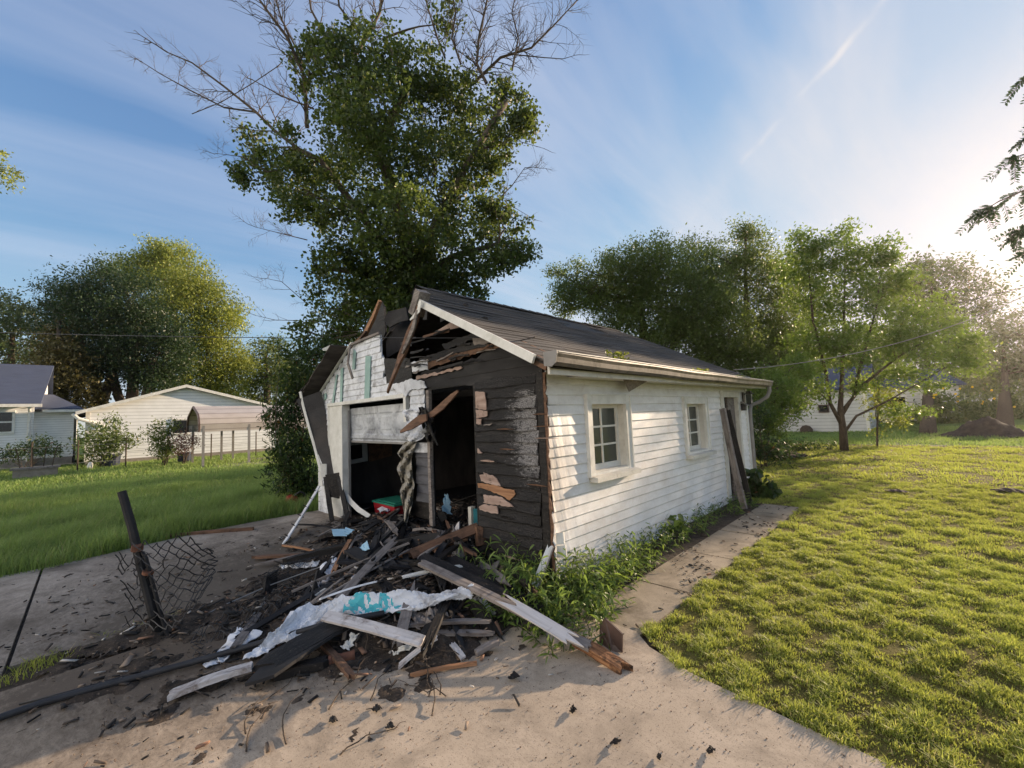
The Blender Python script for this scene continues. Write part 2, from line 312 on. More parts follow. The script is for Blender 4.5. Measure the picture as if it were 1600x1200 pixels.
# charred clapboard with grey blistered paint left towards the corner
def charboard():
    m, t, b, o = newmat('char_board'); v = objvec(t, False)
    n = noise(t, v, 5, 9, .7, .4, (.5, 1, 3)); c = ramp(t, n, ((.3, (.005, .004, .004)), (.5, (.012, .010, .010)), (.62, (.030, .025, .024)), (.78, (.11, .09, .08))))
    s_ = t.nodes.new('ShaderNodeSeparateXYZ'); t.links.new(v, s_.inputs[0])
    def mr(src, a, bb):
        q = t.nodes.new('ShaderNodeMapRange'); q.inputs[1].default_value = a; q.inputs[2].default_value = bb; t.links.new(src, q.inputs[0]); return q.outputs[0]
    ax = mr(s_.outputs[0], -.75, -.25); az = mr(s_.outputs[2], .75, 1.25); az2 = mr(s_.outputs[2], 2.0, 1.85)
    mu = t.nodes.new('ShaderNodeMath'); mu.operation = 'MULTIPLY'; t.links.new(ax, mu.inputs[0]); t.links.new(az, mu.inputs[1])
    mu2 = t.nodes.new('ShaderNodeMath'); mu2.operation = 'MULTIPLY'; t.links.new(mu.outputs[0], mu2.inputs[0]); t.links.new(az2, mu2.inputs[1])
    n2 = noise(t, v, 17, 10, .8, 1.2, (.55, 1, 1.3)); ad = t.nodes.new('ShaderNodeMath'); ad.operation = 'MULTIPLY_ADD'; ad.inputs[1].default_value = .30; ad.inputs[2].default_value = 0
    t.links.new(mu2.outputs[0], ad.inputs[0]); ad2 = t.nodes.new('ShaderNodeMath'); ad2.operation = 'ADD'; t.links.new(ad.outputs[0], ad2.inputs[0]); t.links.new(n2, ad2.inputs[1])
    c = mixc(t, ramp(t, ad2.outputs[0], ((.66, (0, 0, 0)), (.76, (.9, .9, .9)))), c, (.30, .29, .29))
    vo = t.nodes.new('ShaderNodeTexVoronoi'); vo.feature = 'DISTANCE_TO_EDGE'; vo.inputs['Scale'].default_value = 45; t.links.new(v, vo.inputs['Vector'])
    t.links.new(c, b.inputs['Base Color']); b.inputs['Roughness'].default_value = .6; cr_ = ramp(t, vo.outputs['Distance'], ((0, (0, 0, 0)), (.10, (1, 1, 1))))
    c = mixc(t, cr_, (.003, .0025, .0025), c); t.links.new(c, b.inputs['Base Color'])
    mm = t.nodes.new('ShaderNodeMath'); mm.operation = 'MULTIPLY'; t.links.new(cr_, mm.inputs[0]); t.links.new(n2, mm.inputs[1]); bump(t, b, mm.outputs[0], 1.0, .012); return m
MT['char_board'] = charboard()
# grass and ground
MT['lawn_blades'] = leafmat('lawn_blades', (.14, .16, .035), (.39, .44, .09), (.60, .66, .11), .45, (.46, .36, .17), .6)
MT['tall_grass'] = leafmat('tall_grass', (.10, .16, .04), (.27, .37, .10), (.38, .50, .12), .42, (.32, .30, .13), .5)
MT['weed_leaf'] = leafmat('weed_leaf', (.04, .075, .018), (.15, .23, .045), (.32, .44, .07), .35, (.22, .24, .06), .45)
def groundmat(name, stops, sc, b1, b2, patch, pst):
    m, t, b, o = newmat(name); v = objvec(t, False)
    n = noise(t, v, sc, 10, .75, .3); c = ramp(t, n, stops)
    p = noise(t, v, .35, 6, .65, .5); c = mixc(t, ramp(t, p, pst), c, patch)
    t.links.new(c, b.inputs['Base Color']); b.inputs['Roughness'].default_value = 1; b.inputs['Specular IOR Level'].default_value = .1; bump(t, b, n, b1, b2); return m
MT['lawn_soil'] = groundmat('lawn_soil', ((.3, (.07, .055, .02)), (.5, (.15, .135, .04)), (.7, (.26, .22, .08))), 14, 1, .06, (.13, .095, .05), ((.5, (0, 0, 0)), (.68, (.7, .7, .7))))
MT['field'] = groundmat('field', ((.3, (.07, .115, .026)), (.5, (.12, .18, .042)), (.7, (.18, .24, .06))), 7, .6, .06, (.05, .12, .02), ((.5, (0, 0, 0)), (.68, (.6, .6, .6))))

# ================================================================== GROUND
def gridmesh(name, x0, x1, y0, y1, st, zf, mat, inside=None):
    nx = int((x1-x0)/st)+1; ny = int((y1-y0)/st)+1
    X, Y = np.meshgrid(np.linspace(x0, x1, nx), np.linspace(y0, y1, ny)); Z = zf(X, Y)
    v = np.stack([X.ravel(), Y.ravel(), Z.ravel()], 1); i = np.arange(nx*ny).reshape(ny, nx)
    f = np.stack([i[:-1, :-1].ravel(), i[:-1, 1:].ravel(), i[1:, 1:].ravel(), i[1:, :-1].ravel()], 1)
    if inside is not None:
        c = v[f].mean(1); f = f[inside(c[:, 0], c[:, 1])]
    return fastmesh(name, v, f, mat, None, None, True)
def und(X, Y, a=1.0):      # gentle undulation, metres
    return a*(0.011*np.sin(X*1.1+Y*.5)+0.006*np.sin(X*2.7-Y*1.9+1+1.5*np.sin(Y*.9))+0.005*np.sin(X*5.9+Y*3.1+2+np.sin(X*2.1))+0.004*np.sin(X*9.3-Y*7.7+2*np.sin(Y*2.3)))
MB().add([(-320, -320, -.012), (320, -320, -.012), (320, 320, -.012), (-320, 320, -.012)], [(0, 1, 2, 3)]).build('ground', MT['field'])
tag(bpy.data.objects['ground'], kind='structure')
def lawn_edge(y):           # x of the mown lawn's left border
    return np.where(y > 6.6, -7.5, np.where(y > 4.98, .08, np.where(y > -.22, 1.02+.035*np.sin(y*5)+.02*np.sin(y*13), 1.0+(-.22-y)*1.4)))
def in_lawn(x, y): return (y > -.52-.08*np.clip(x-1.3, 0, 1.4)+.025*np.sin(x*7)+.015*np.sin(x*17)) & (x > lawn_edge(y))
def lawn_z(X, Y):
    e = np.clip((X-.9)/1.2, 0, 1)*np.clip((Y+.8)/1.0, 0, 1); return .012+und(X, Y)*e+.01*e
o = gridmesh('lawn', -7.6, 26, -.7, 18.2, .09, lawn_z, MT['lawn_soil'], in_lawn); tag(o, kind='structure')
def slab(name, pts, z, mat, th=.1):
    o = MB().poly([(p[0], p[1], z) for p in pts], (0, 0, -th)).build(name, mat); return tag(o, kind='structure')
rs = random.Random(5)
o = MB().add([(-5.1, .3, -.004), (-5.1, -10, -.004), (1.2, -10, -.004), (1.2, .3, -.004)], [(0, 3, 2, 1)]).build('soil_base', MT['dirt']); tag(o, kind='structure')
# driveway of the left bay, with expansion joints between the slabs
jy = [.0, -3.55, -6.6, -10]
dl = [(-5.9, 0.0), (-5.9, -1.6), (-5.35, -3.5), (-5.2, -6.6), (-5.1, -10)]
def dlx(y):
    for (xa, ya), (xb, yb) in zip(dl, dl[1:]):
        if yb <= y <= ya: return xa+(xb-xa)*(y-ya)/(yb-ya)
    return -5.9
for i in range(3):
    a, b = jy[i]-.012, jy[i+1]+.012
    ys = [a+(b-a)*k/6 for k in range(7)]
    slab('driveway', [(-2.05, a), *[(dlx(y), y) for y in ys], (-2.15, b)], .02+.002*i, MT['drive'])
# sandy slab in front of the small door
ap = [(-1.75, -.02), (-1.8, -1.6), (-1.72, -3.2), (-1.7, -9), (6, -9), (6, -.62), (3.2, -.62), (2.2, -.57), (1.5, -.49), (1.15, -.38), (.98, -.25), (.6, -.25), (.2, -.08)]
slab('apron', ap, .024, MT['concrete'])
for (ya, yb) in ((-.30, .655), (.67, 1.785), (1.80, 2.90), (2.915, 4.0), (4.015, 4.95)):
    slab('garden_path', [(.50, ya), (1.02, ya+.01), (1.03, yb), (.49, yb-.01)], .018+.002*(int(ya*7) % 3), MT['path'])
MB().add([(-.02, -.3, .006), (.62, -.3, .006), (.62, 7, .006), (-.02, 7, .006)], [(0, 1, 2, 3)]).build('soil_strip', MT['dirt'])
tag(bpy.data.objects['soil_strip'], kind='structure')

# soot and rubble heap in front of the garage
RC = [(-.95, -1.2, .9, .62, .22), (-1.9, -.75, .9, .7, .20), (-2.7, -.2, 1.0, .6, .20), (-1.5, -.25, .8, .6, .26), (-.45, -.55, .6, .5, .17), (-1.35, -1.85, .65, .45, .09), (-3.6, .3, 1.0, .6, .10), (-2.4, 1.1, 1.6, 1.1, .22), (-1.3, .9, .8, .8, .2), (-1.95, -2.5, .35, .8, .05), (-.85, -2.7, .42, .22, .030), (-1.35, -2.95, .5, .3, .028), (-.55, -2.45, .3, .2, .024), (-.1, -1.95, .35, .15, .024), (-2.5, -1.7, .45, .4, .028)]
def mh(x, y):
    x = np.asarray(x, float); y = np.asarray(y, float); h = np.zeros_like(x)
    for a, b, c, d, k in RC: h = np.maximum(h, k*np.exp(-((x-a)/c)**2*1.1-((y-b)/d)**2*1.1)*1.15)
    h = h+.006*np.sin(x*31+y*23)*np.sin(y*37-x*11)+.012*np.sin(x*9+y*4)+.010*np.sin(x*15-y*12+1)+.008*np.sin(y*27+x*6)+.006*np.sin(x*41+y*33)
    return h-.012
o = gridmesh('soot_heap', -5, .5, -3.4, 2.6, .035, lambda X, Y: mh(X, Y)+.008, MT['dirt'], lambda x, y: (mh(x, y) > .012)); tag(o, kind='structure')

# ================================================================== GRASS
def blades(name, xy, z, h, w, rs, mat, lean=.5, seg=True, rnd=None, parent=None):
    n = len(xy); a = rs.uniform(0, 2*np.pi, n); hh = h*rs.uniform(.6, 1.25, n); ww = w*rs.uniform(.7, 1.3, n)
    dx, dy = np.cos(a), np.sin(a); ln = lean*rs.uniform(.2, 1.3, n)*hh; la = a+np.pi/2+rs.uniform(-.6, .6, n)
    lx, ly = np.cos(la)*ln, np.sin(la)*ln
    b = np.stack([xy[:, 0], xy[:, 1], z], 1)
    off = np.stack([dx*ww/2, dy*ww/2, np.zeros(n)], 1)
    if seg:
        m = b+np.stack([lx*.35, ly*.35, hh*.6], 1); t = b+np.stack([lx, ly, hh], 1)
        v = np.stack([b-off, b+off, m+off*.75, m-off*.75, t], 1).reshape(-1, 3); i = np.arange(n)*5
        f = np.concatenate([np.stack([i, i+1, i+2], 1), np.stack([i, i+2, i+3], 1), np.stack([i+3, i+2, i+4], 1)])
        r = rs.uniform(0, 1, n) if rnd is None else rnd; r = np.tile(r, 3)
    else:
        t = b+np.stack([lx, ly, hh], 1); v = np.stack([b-off, b+off, t], 1).reshape(-1, 3); i = np.arange(n)*3
        f = np.stack([i, i+1, i+2], 1); r = rs.uniform(0, 1, n) if rnd is None else rnd
    o = fastmesh(name, v, f, mat, parent, r); return o
def fbm(x, y, k=1.0, s=0):
    r = np.zeros_like(x)
    for i, (a, b, c) in enumerate(((1.3, .7, .3), (-.9, 1.6, 1.7), (2.9, 1.1, 4.1), (-1.7, 3.7, 2.2), (5.3, -3.1, .9), (4.1, 6.7, 5.0), (9.1, -7.7, 1.1), (-8.3, 11.9, 3.3))):
        r += np.sin((x*a+y*b)*k+c+s+1.3*np.sin((x*b-y*a)*k*.6+s))/(1+i*.45)
    return r
def grass(name, x0, x1, y0, y1, n, h, w, mat, seed, inside, zf, lean=.5, seg=True, clump=1.0, hv=.5, lab=None, freq=3.0):
    rs = np.random.RandomState(seed); m = int(n*1.5)
    x = rs.uniform(x0, x1, m); y = rs.uniform(y0, y1, m); c = fbm(x, y, freq, seed)
    keep = inside(x, y) & (rs.uniform(-2.2, 2.2, m) < c*clump+.7+.5*fbm(x, y, 1.1, seed+9)); x, y, c = x[keep], y[keep], c[keep]
    big = fbm(x, y, .55, seed+3)
    hh = h*np.clip(1+hv*c*.35, .35, 2); r = np.clip(.42+.09*c+.13*big+rs.uniform(-.3, .3, len(x)), 0, .9); r[rs.uniform(0, 1, len(x)) < .05] = 1
    o = blades(name, np.stack([x, y], 1), zf(x, y), hh, w, rs, mat, lean, seg, r); tag(o, lab, kind='stuff'); return o
tag(grass('mown_grass', .9, 4.2, -.75, 3.2, 150000, .023, .0058, MT['lawn_blades'], 1, in_lawn, lawn_z, 1.2, True, 1.25, 1.5, freq=10.0), 'short yellow green clumps of mown lawn beside the concrete path nearest the camera', 'grass')
tag(grass('mown_grass', .0, 7.5, 3.2, 8.5, 140000, .028, .010, MT['lawn_blades'], 2, in_lawn, lawn_z, 1.1, False, 1.4, 1.5, freq=7.5), 'mown sunlit lawn in the middle distance right of the garage', 'grass')
tag(grass('mown_grass', -7.5, 26, 8.5, 18.0, 160000, .04, .022, MT['lawn_blades'], 3, in_lawn, lawn_z, .9, False, 1.4, 1.2, freq=3.6), 'far part of the mown lawn below the small tree', 'grass')
def left_field(x, y): return (x < np.where(y < 0, -5.25-np.clip((y+3.5)/2, 0, 1)*.62, -6.0)-.02+.05*np.sin(y*3))
z0 = lambda x, y: np.zeros_like(x)-.01
tag(grass('mown_grass', -7.5, .0, 6.6, 8.5, 16000, .06, .014, MT['lawn_blades'], 12, in_lawn, lawn_z, .9, False, 1.0, 1.0, freq=3), 'lawn grass in the shade behind the garage', 'grass')
tag(grass('tall_grass', -9, -5, -6.5, 1.5, 52000, .26, .008, MT['tall_grass'], 4, left_field, z0, .7, True, .5, .5), 'tall uncut green grass along the far edge of the driveway', 'grass')
tag(grass('meadow_grass', -17, -8.5, -10, 6, 90000, .15, .016, MT['tall_grass'], 5, lambda x, y: x < -8, z0, .7, False, .4, .5, freq=1.5), 'green grass field between the driveway and the neighbouring houses', 'grass')
tag(grass('meadow_grass', -34, -17, -14, 12, 70000, .13, .05, MT['tall_grass'], 6, lambda x, y: x < -16, z0, .7, False, .3, .5, freq=.8), 'far green grass in front of the neighbouring white buildings', 'grass')
tag(grass('rear_grass', -9, 30, 18.3, 34, 60000, .10, .045, MT['tall_grass'], 8, lambda x, y: y > 18.2, z0, .7, False, .3, .5, freq=.9), 'green grass of the next yard beyond the mown lawn', 'grass')
tag(grass('verge_grass', -2.9, -1.6, -3.9, -.8, 5200, .045, .006, MT['lawn_blades'], 9, lambda x, y: (abs(x+2.1+.08*np.sin(y*4)) < .16) & (y < -2.3), z0, 1.0, True, 1.2, 1, freq=4), 'thin strip of low grass at the foot of the burnt fence post', 'grass')

# ================================================================== TREES
def leafcloud(name, C, size, n_per, spread, mat, parent, rs, asp=.45, droop=.3, r0=None, flat=.6):
    C = np.repeat(C, n_per, 0); n = len(C)
    p = C+rs.normal(0, 1, (n, 3))*np.array([1, 1, flat])*spread
    d = rs.normal(0, 1, (n, 3)); d[:, 2] -= droop; d /= np.linalg.norm(d, axis=1)[:, None]
    q = rs.normal(0, 1, (n, 3)); q[:, 2] *= .5; q -= d*(q*d).sum(1)[:, None]; q /= np.linalg.norm(q, axis=1)[:, None]
    s = size*rs.uniform(.6, 1.3, n)[:, None]; nn = np.cross(d, q)
    v = np.stack([p-d*s*.5, p+q*s*asp*.5-d*s*.05+nn*s*.06, p+d*s*.5, p-q*s*asp*.5-d*s*.05+nn*s*.06], 1).reshape(-1, 3)
    i = np.arange(n)*4; f = np.stack([i, i+1, i+2, i+3], 1)
    r = rs.uniform(0, .88, n) if r0 is None else np.clip(np.repeat(r0, n_per)+rs.uniform(-.3, .3, n), 0, .9)
    r[rs.uniform(0, 1, n) < .015] = 1
    return fastmesh(name, v, f, mat, parent, r)
def wander(a, b, rs, k=6, amp=.08, sag=0):
    a, b = np.array(a), np.array(b); L_ = np.linalg.norm(b-a); o = [a]
    w = np.zeros(3)
    for i in range(1, k):
        w = w+rs.normal(0, amp*L_/k, 3); t = i/k; o.append(a+(b-a)*t+w*math.sin(math.pi*t)+np.array([0, 0, -sag*L_*4*t*(1-t)]))
    return o+[b]
def tree(name, label, cat, base, trunk, blobs, leaf, size, n_cl, n_per, spread, mat, seed, rt=.15, dep=None, dj=.45, bark='bark', limbs=True, extra=None, gaps=.9, asp=.45, vs=.95, group=None, droop=.3):
    """base: world point; trunk: list of polylines [(px,py,radius,depth)...]; blobs: (px,py,rpx[,aspect]) seen at depth dep"""
    rs = np.random.RandomState(seed); e = empty(name, tuple(base), label, cat, group)
    tb = MB(); tips = []
    for pl in trunk:
        pts = [DP(q[0], q[1], q[3] if len(q) > 3 else dep) for q in pl]
        if pl[0][1] is not None and pl is trunk[0]: pts[0] = np.array(base)-np.array([0, 0, .1])
        tb.tube(pts, [q[2] for q in pl], 10); tips += [(p, q[2]) for p, q in zip(pts, pl)][1:]
    cl = []; cr = []
    tot = sum((b[2]**2)*(b[3] if len(b) > 3 else 1) for b in blobs)
    for b in blobs:
        r = b[2]*dep/f_; asp_ = b[3] if len(b) > 3 else 1.0; d = dep+rs.uniform(-1, 1)*r*dj*2
        c = DP(b[0], b[1], d); m = max(3, int(n_cl*b[2]**2*asp_/tot))
        ns = max(6, m//7); sc = rs.normal(0, 1, (ns, 3)); sc /= np.linalg.norm(sc, axis=1)[:, None]; sc *= (rs.uniform(.15, 1, ns)**.5)[:, None]
        u_ = sc[rs.randint(0, ns, m)]+rs.normal(0, .16, (m, 3))
        pt = c+u_*np.array([r, r, r*asp_*vs])
        g = fbm(pt[:, 0]*1.3+pt[:, 2]*.8, pt[:, 1]*1.3+pt[:, 2]*1.1, 7.0/(r+1.2), seed); pt = pt[g < gaps*1.6]
        cl.append(pt); cr.append(.42+.22*rs.uniform(-1, 1)+.15*u_[g < gaps*1.6][:, 2])
        if limbs and tips:
            j = min(range(len(tips)), key=lambda k: np.linalg.norm(tips[k][0]-c)+ (1.5*max(0, tips[k][0][2]-c[2])))
            w = wander(tips[j][0], c+np.array([0, 0, r*.2]), rs, 5, .25); r1 = min(tips[j][1]*.6, .012*np.linalg.norm(w[0]-w[-1])+.02)
            tb.tube(w, np.linspace(r1, r1*.25, len(w)), 5, cap=False)
            for q in pt[rs.permutation(len(pt))[:max(3, len(pt)//9)]]:
                s0 = w[rs.randint(2, len(w))]; tb.tube(wander(s0, q, rs, 3, .3), [r1*.28, r1*.2, r1*.14, r1*.08], 3, cap=False)
    if extra: extra(tb, rs)
    tb.build('trunk', MT[bark], e, True)
    pts = np.concatenate(cl); r0 = np.concatenate(cr)
    leafcloud('crown', pts, size, n_per, spread, mat, e, rs, asp, droop, r0)
    return e
def twigs(tb, p, d, r, L_, rs, lvl, curl=.25):
    r = max(r, .0035)
    """a bare branch that forks"""
    k = 6; pts = [np.array(p)]; q = np.array(p, float); dd = np.array(d, float); dd /= np.linalg.norm(dd)
    for i in range(k):
        dd = dd+rs.normal(0, curl*.45, 3)+np.array([0, 0, .03]); dd /= np.linalg.norm(dd); q = q+dd*L_/k; pts.append(q.copy())
    tb.tube(pts, np.linspace(r, r*.3, k+1), 5 if lvl > 1 else 3, cap=False)
    if lvl <= 0: return
    for i in range(1, k+1):
        for _ in range(1 if i < 3 else 2):
            if rs.uniform() < .85:
                a = pts[min(i+1, k)]-pts[i-1]; a /= np.linalg.norm(a); s = rs.normal(0, 1, 3); s -= a*(s@a); s /= np.linalg.norm(s)
                twigs(tb, pts[i], a*.75+s*.7, r*(.62-.05*i), L_*(.62-.05*i), rs, lvl-1, curl)
LM = {}
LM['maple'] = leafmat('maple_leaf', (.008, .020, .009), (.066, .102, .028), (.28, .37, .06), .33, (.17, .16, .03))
LM['maple_sun'] = leafmat('maple_leaf_sunny', (.12, .16, .03), (.42, .46, .09), (.28, .30, .04), .35, (.25, .2, .05))  # lighter copy of the maple leaf, sunlight put into the colour
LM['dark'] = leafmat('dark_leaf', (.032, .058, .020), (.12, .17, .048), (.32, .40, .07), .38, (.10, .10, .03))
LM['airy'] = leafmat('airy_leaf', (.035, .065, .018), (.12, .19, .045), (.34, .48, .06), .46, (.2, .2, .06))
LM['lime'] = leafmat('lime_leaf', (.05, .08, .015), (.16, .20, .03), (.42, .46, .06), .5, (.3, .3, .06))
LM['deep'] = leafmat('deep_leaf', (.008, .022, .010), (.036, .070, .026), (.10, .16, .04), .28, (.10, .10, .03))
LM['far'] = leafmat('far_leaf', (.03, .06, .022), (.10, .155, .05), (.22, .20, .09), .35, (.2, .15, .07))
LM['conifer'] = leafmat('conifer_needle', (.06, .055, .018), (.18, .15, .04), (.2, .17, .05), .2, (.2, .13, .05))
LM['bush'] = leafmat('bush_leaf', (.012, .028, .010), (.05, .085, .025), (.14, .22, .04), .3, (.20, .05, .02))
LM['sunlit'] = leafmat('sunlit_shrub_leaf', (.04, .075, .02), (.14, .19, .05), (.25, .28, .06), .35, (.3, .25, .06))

# the big half-dead tree behind the garage
BT = 12.5
def dead(tb, rs):
    D = lambda a, b, d=0: DP(a, b, BT+d)
    def limb(pts, r0, r1, lv=2, L_=1.5, dens=3, curl=.3):
        P_ = [D(*p) for p in pts]; n = len(P_); rr = np.linspace(r0*.62, r1*.6, n); tb.tube(P_, rr, 7, cap=False); dens = int(dens*1.8)+1
        for i in range(1, n):
            for _ in range(dens):
                t = rs.uniform(0, 1); p = P_[i-1]*(1-t)+P_[i]*t; a = P_[i]-P_[i-1]; a = a/np.linalg.norm(a); s = rs.normal(0, 1, 3); s -= a*(s@a); s /= np.linalg.norm(s)
                twigs(tb, p, a*.6+s*.75+np.array([0, 0, .15]), rr[i]*.42+.003, L_*rs.uniform(.5, 1), rs, lv-1, curl)
        twigs(tb, P_[-1], P_[-1]-P_[-2], r1, L_*.8, rs, lv-1, curl)
    limb([(470, 235), (430, 205), (400, 175), (350, 135), (300, 98), (262, 82)], .085, .025, 2, 1.2, 2)
    limb([(400, 175), (350, 168), (295, 140), (250, 115), (222, 97)], .045, .015, 2, .9, 2)
    limb([(300, 178), (345, 160), (395, 130), (432, 105)], .02, .02, 1, .5, 2)
    limb([(490, 170, .5), (440, 150, .5), (395, 125, .6)], .05, .02, 2, 1.0, 3)
    limb([(480, 200), (476, 120, -.4), (450, 60, -.8), (420, 20, -1), (395, -15, -1)], .10, .04, 2, 1.3, 3)
    limb([(470, 90, .3), (440, 30, .3), (425, -20, .3)], .05, .03, 2, 1.1, 3)
    limb([(540, 110), (510, 60), (486, 15), (480, -30)], .07, .04, 2, 1.0, 2)
    limb([(555, 85, .6), (575, 55, .6), (593, 20, .6), (600, -25, .6)], .10, .06, 2, 1.2, 3)
    limb([(545, 30, .2), (530, 10), (525, -30)], .06, .04, 1, .8, 1)
    limb([(760, 130), (745, 100), (748, 60), (757, 20), (765, -20)], .08, .04, 2, 1.2, 4)
    limb([(740, 130, .5), (782, 90, .5), (830, 75, .5), (865, 40, .5), (895, 8, .5)], .08, .025, 2, 1.2, 4)
    limb([(695, 90, -.4), (680, 50), (668, 10), (660, -20)], .05, .03, 2, 1.0, 3)
    limb([(720, 100, -.4), (706, 60, -.5), (712, 20, -.5), (705, -20, -.5)], .05, .03, 2, 1.0, 3)
    limb([(800, 85, .5), (850, 90, .5), (880, 92, .5), (900, 86, .5)], .03, .01, 1, .6, 2)
    limb([(800, 110, .3), (810, 60, .3), (800, 20, .3), (808, -20, .3)], .05, .02, 2, 1.0, 4)
    limb([(790, 205), (815, 222), (850, 232)], .02, .01, 1, .5, 1)
    limb([(770, 320), (800, 290), (820, 262), (840, 262)], .03, .01, 2, .6, 3)
    limb([(760, 330), (800, 322), (830, 340)], .02, .01, 1, .5, 2)
    limb([(480, 375), (440, 365), (400, 355)], .025, .01, 2, .8, 3)
    limb([(480, 475), (440, 440), (415, 435)], .02, .008, 2, .8, 2)
    limb([(470, 501), (430, 500), (400, 493)], .018, .008, 1, .7, 2)
    limb([(420, 270), (380, 245), (340, 240)], .03, .01, 2, .7, 3)
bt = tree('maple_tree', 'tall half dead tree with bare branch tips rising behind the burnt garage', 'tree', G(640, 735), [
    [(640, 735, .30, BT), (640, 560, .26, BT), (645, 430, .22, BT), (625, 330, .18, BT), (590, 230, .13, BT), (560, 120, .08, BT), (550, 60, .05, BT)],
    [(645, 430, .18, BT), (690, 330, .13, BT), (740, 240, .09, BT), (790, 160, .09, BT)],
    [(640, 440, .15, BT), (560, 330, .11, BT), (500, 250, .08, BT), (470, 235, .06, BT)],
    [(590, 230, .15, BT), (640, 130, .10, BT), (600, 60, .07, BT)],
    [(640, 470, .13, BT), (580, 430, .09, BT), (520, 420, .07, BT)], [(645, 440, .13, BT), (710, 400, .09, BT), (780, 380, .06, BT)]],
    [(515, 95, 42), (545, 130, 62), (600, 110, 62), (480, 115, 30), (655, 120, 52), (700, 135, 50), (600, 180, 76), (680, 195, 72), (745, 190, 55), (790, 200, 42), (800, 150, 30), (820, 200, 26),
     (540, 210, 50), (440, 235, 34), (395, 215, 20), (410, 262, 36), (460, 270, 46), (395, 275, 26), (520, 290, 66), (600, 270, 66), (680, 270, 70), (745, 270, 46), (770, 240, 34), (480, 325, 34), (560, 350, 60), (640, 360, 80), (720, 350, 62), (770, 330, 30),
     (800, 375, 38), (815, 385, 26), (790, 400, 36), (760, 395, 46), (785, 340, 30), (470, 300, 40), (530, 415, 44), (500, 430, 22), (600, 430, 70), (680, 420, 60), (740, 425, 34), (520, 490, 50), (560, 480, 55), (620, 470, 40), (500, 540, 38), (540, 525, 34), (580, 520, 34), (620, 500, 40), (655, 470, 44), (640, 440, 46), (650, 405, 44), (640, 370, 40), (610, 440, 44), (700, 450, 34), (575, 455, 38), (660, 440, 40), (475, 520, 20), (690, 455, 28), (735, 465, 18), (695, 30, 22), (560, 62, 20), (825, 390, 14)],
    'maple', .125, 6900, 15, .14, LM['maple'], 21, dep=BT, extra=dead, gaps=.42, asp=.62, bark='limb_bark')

# right-hand trees
tree('dense_tree', 'dense dark tree mass rising directly behind the garage roof', 'tree', G(1010, 706), [[(1010, 706, .22, 17), (1010, 560, .18, 17), (1000, 470, .1, 17)], [(1010, 600, .14, 17), (1080, 500, .1, 17), (1110, 430, .05, 17)]],
    [(900, 455, 34), (880, 480, 26), (940, 440, 40), (985, 425, 46), (1030, 420, 50), (1075, 420, 44), (960, 480, 50), (1020, 490, 64), (1085, 480, 62), (1060, 545, 60), (1120, 440, 34), (1130, 500, 50), (1125, 565, 50), (1170, 560, 40), (870, 425, 12), (905, 418, 10), (955, 405, 10), (1000, 395, 12)],
    'x', .11, 6200, 16, .20, LM['dark'], 31, dep=17, gaps=1.3)
tree('tall_tree', 'tall loose topped tree between the dense tree and the small lawn tree', 'tree', G(1160, 700), [[(1175, 700, .2, 18.5), (1170, 560, .16, 18.5), (1165, 440, .08, 18.5), (1165, 370, .04, 18.5)]],
    [(1165, 372, 26), (1180, 400, 34), (1130, 405, 30), (1150, 440, 46), (1200, 440, 42), (1190, 500, 55), (1215, 560, 48), (1170, 610, 44), (1200, 640, 36), (1230, 590, 34), (1240, 630, 22), (1235, 540, 34), (1155, 355, 12), (1105, 395, 14), (1215, 610, 30)],
    'x', .11, 3600, 15, .22, LM['dark'], 32, dep=18.5, gaps=1.0)
tree('small_tree', 'small multi trunk tree standing alone on the sunlit lawn', 'tree', G(1319, 704), [
    [(1319, 704, .14), (1317, 670, .115), (1313, 640, .09), (1315, 600, .06), (1318, 540, .05), (1320, 430, .02)],
    [(1316, 665, .07), (1297, 630, .06), (1290, 580, .045), (1270, 500, .04), (1262, 400, .015)],
    [(1315, 650, .06), (1333, 620, .045), (1345, 570, .05), (1370, 480, .03), (1375, 430, .015)],
    [(1318, 640, .06), (1350, 600, .05), (1400, 560, .03), (1450, 530, .015)],
    [(1322, 672, .05), (1338, 650, .04), (1390, 625, .03), (1450, 590, .02), (1500, 560, .01)]],
    [(1262, 375, 22, 1.4), (1250, 410, 32), (1285, 400, 30), (1318, 370, 20, 1.6), (1325, 415, 34), (1365, 400, 26, 1.3), (1390, 400, 18, 1.4), (1270, 460, 42), (1330, 470, 44), (1385, 450, 38), (1420, 440, 22), (1265, 530, 40), (1320, 540, 38), (1380, 520, 46), (1440, 500, 38), (1430, 550, 40), (1490, 530, 34), (1490, 570, 34, .6), (1530, 550, 22, .6), (1400, 590, 30, .7), (1250, 580, 30), (1450, 600, 22, .6), (1345, 600, 20, .8), (1280, 610, 20, .8), (1530, 585, 14, .5), (1395, 640, 22, .6), (1440, 640, 18, .5)],
    'x', .125, 4200, 9, .17, LM['airy'], 33, dep=14.8, gaps=.8, dj=.3)
tree('young_tree', 'thin young sapling right of the small lawn tree', 'tree', G(1370, 700), [[(1368, 700, .04), (1371, 660, .03), (1374, 600, .015)]],
    [(1372, 620, 22, .8), (1385, 650, 22, .5), (1350, 605, 16), (1400, 660, 16, .5), (1376, 675, 12, .5)], 'x', .12, 170, 12, .17, LM['lime'], 34, dep=16.5, gaps=1.2)
tree('yard_tree', 'leafy sunlit tree overhanging the right rear corner of the garage', 'tree', G(1195, 712), [[(1195, 712, .09), (1200, 660, .07), (1215, 600, .03)]],
    [(1205, 600, 36), (1225, 640, 26), (1195, 650, 30), (1240, 600, 30), (1180, 690, 16), (1215, 665, 18), (1250, 570, 24)], 'x', .10, 620, 13, .15, LM['airy'], 35, dep=12.5, gaps=1.0)
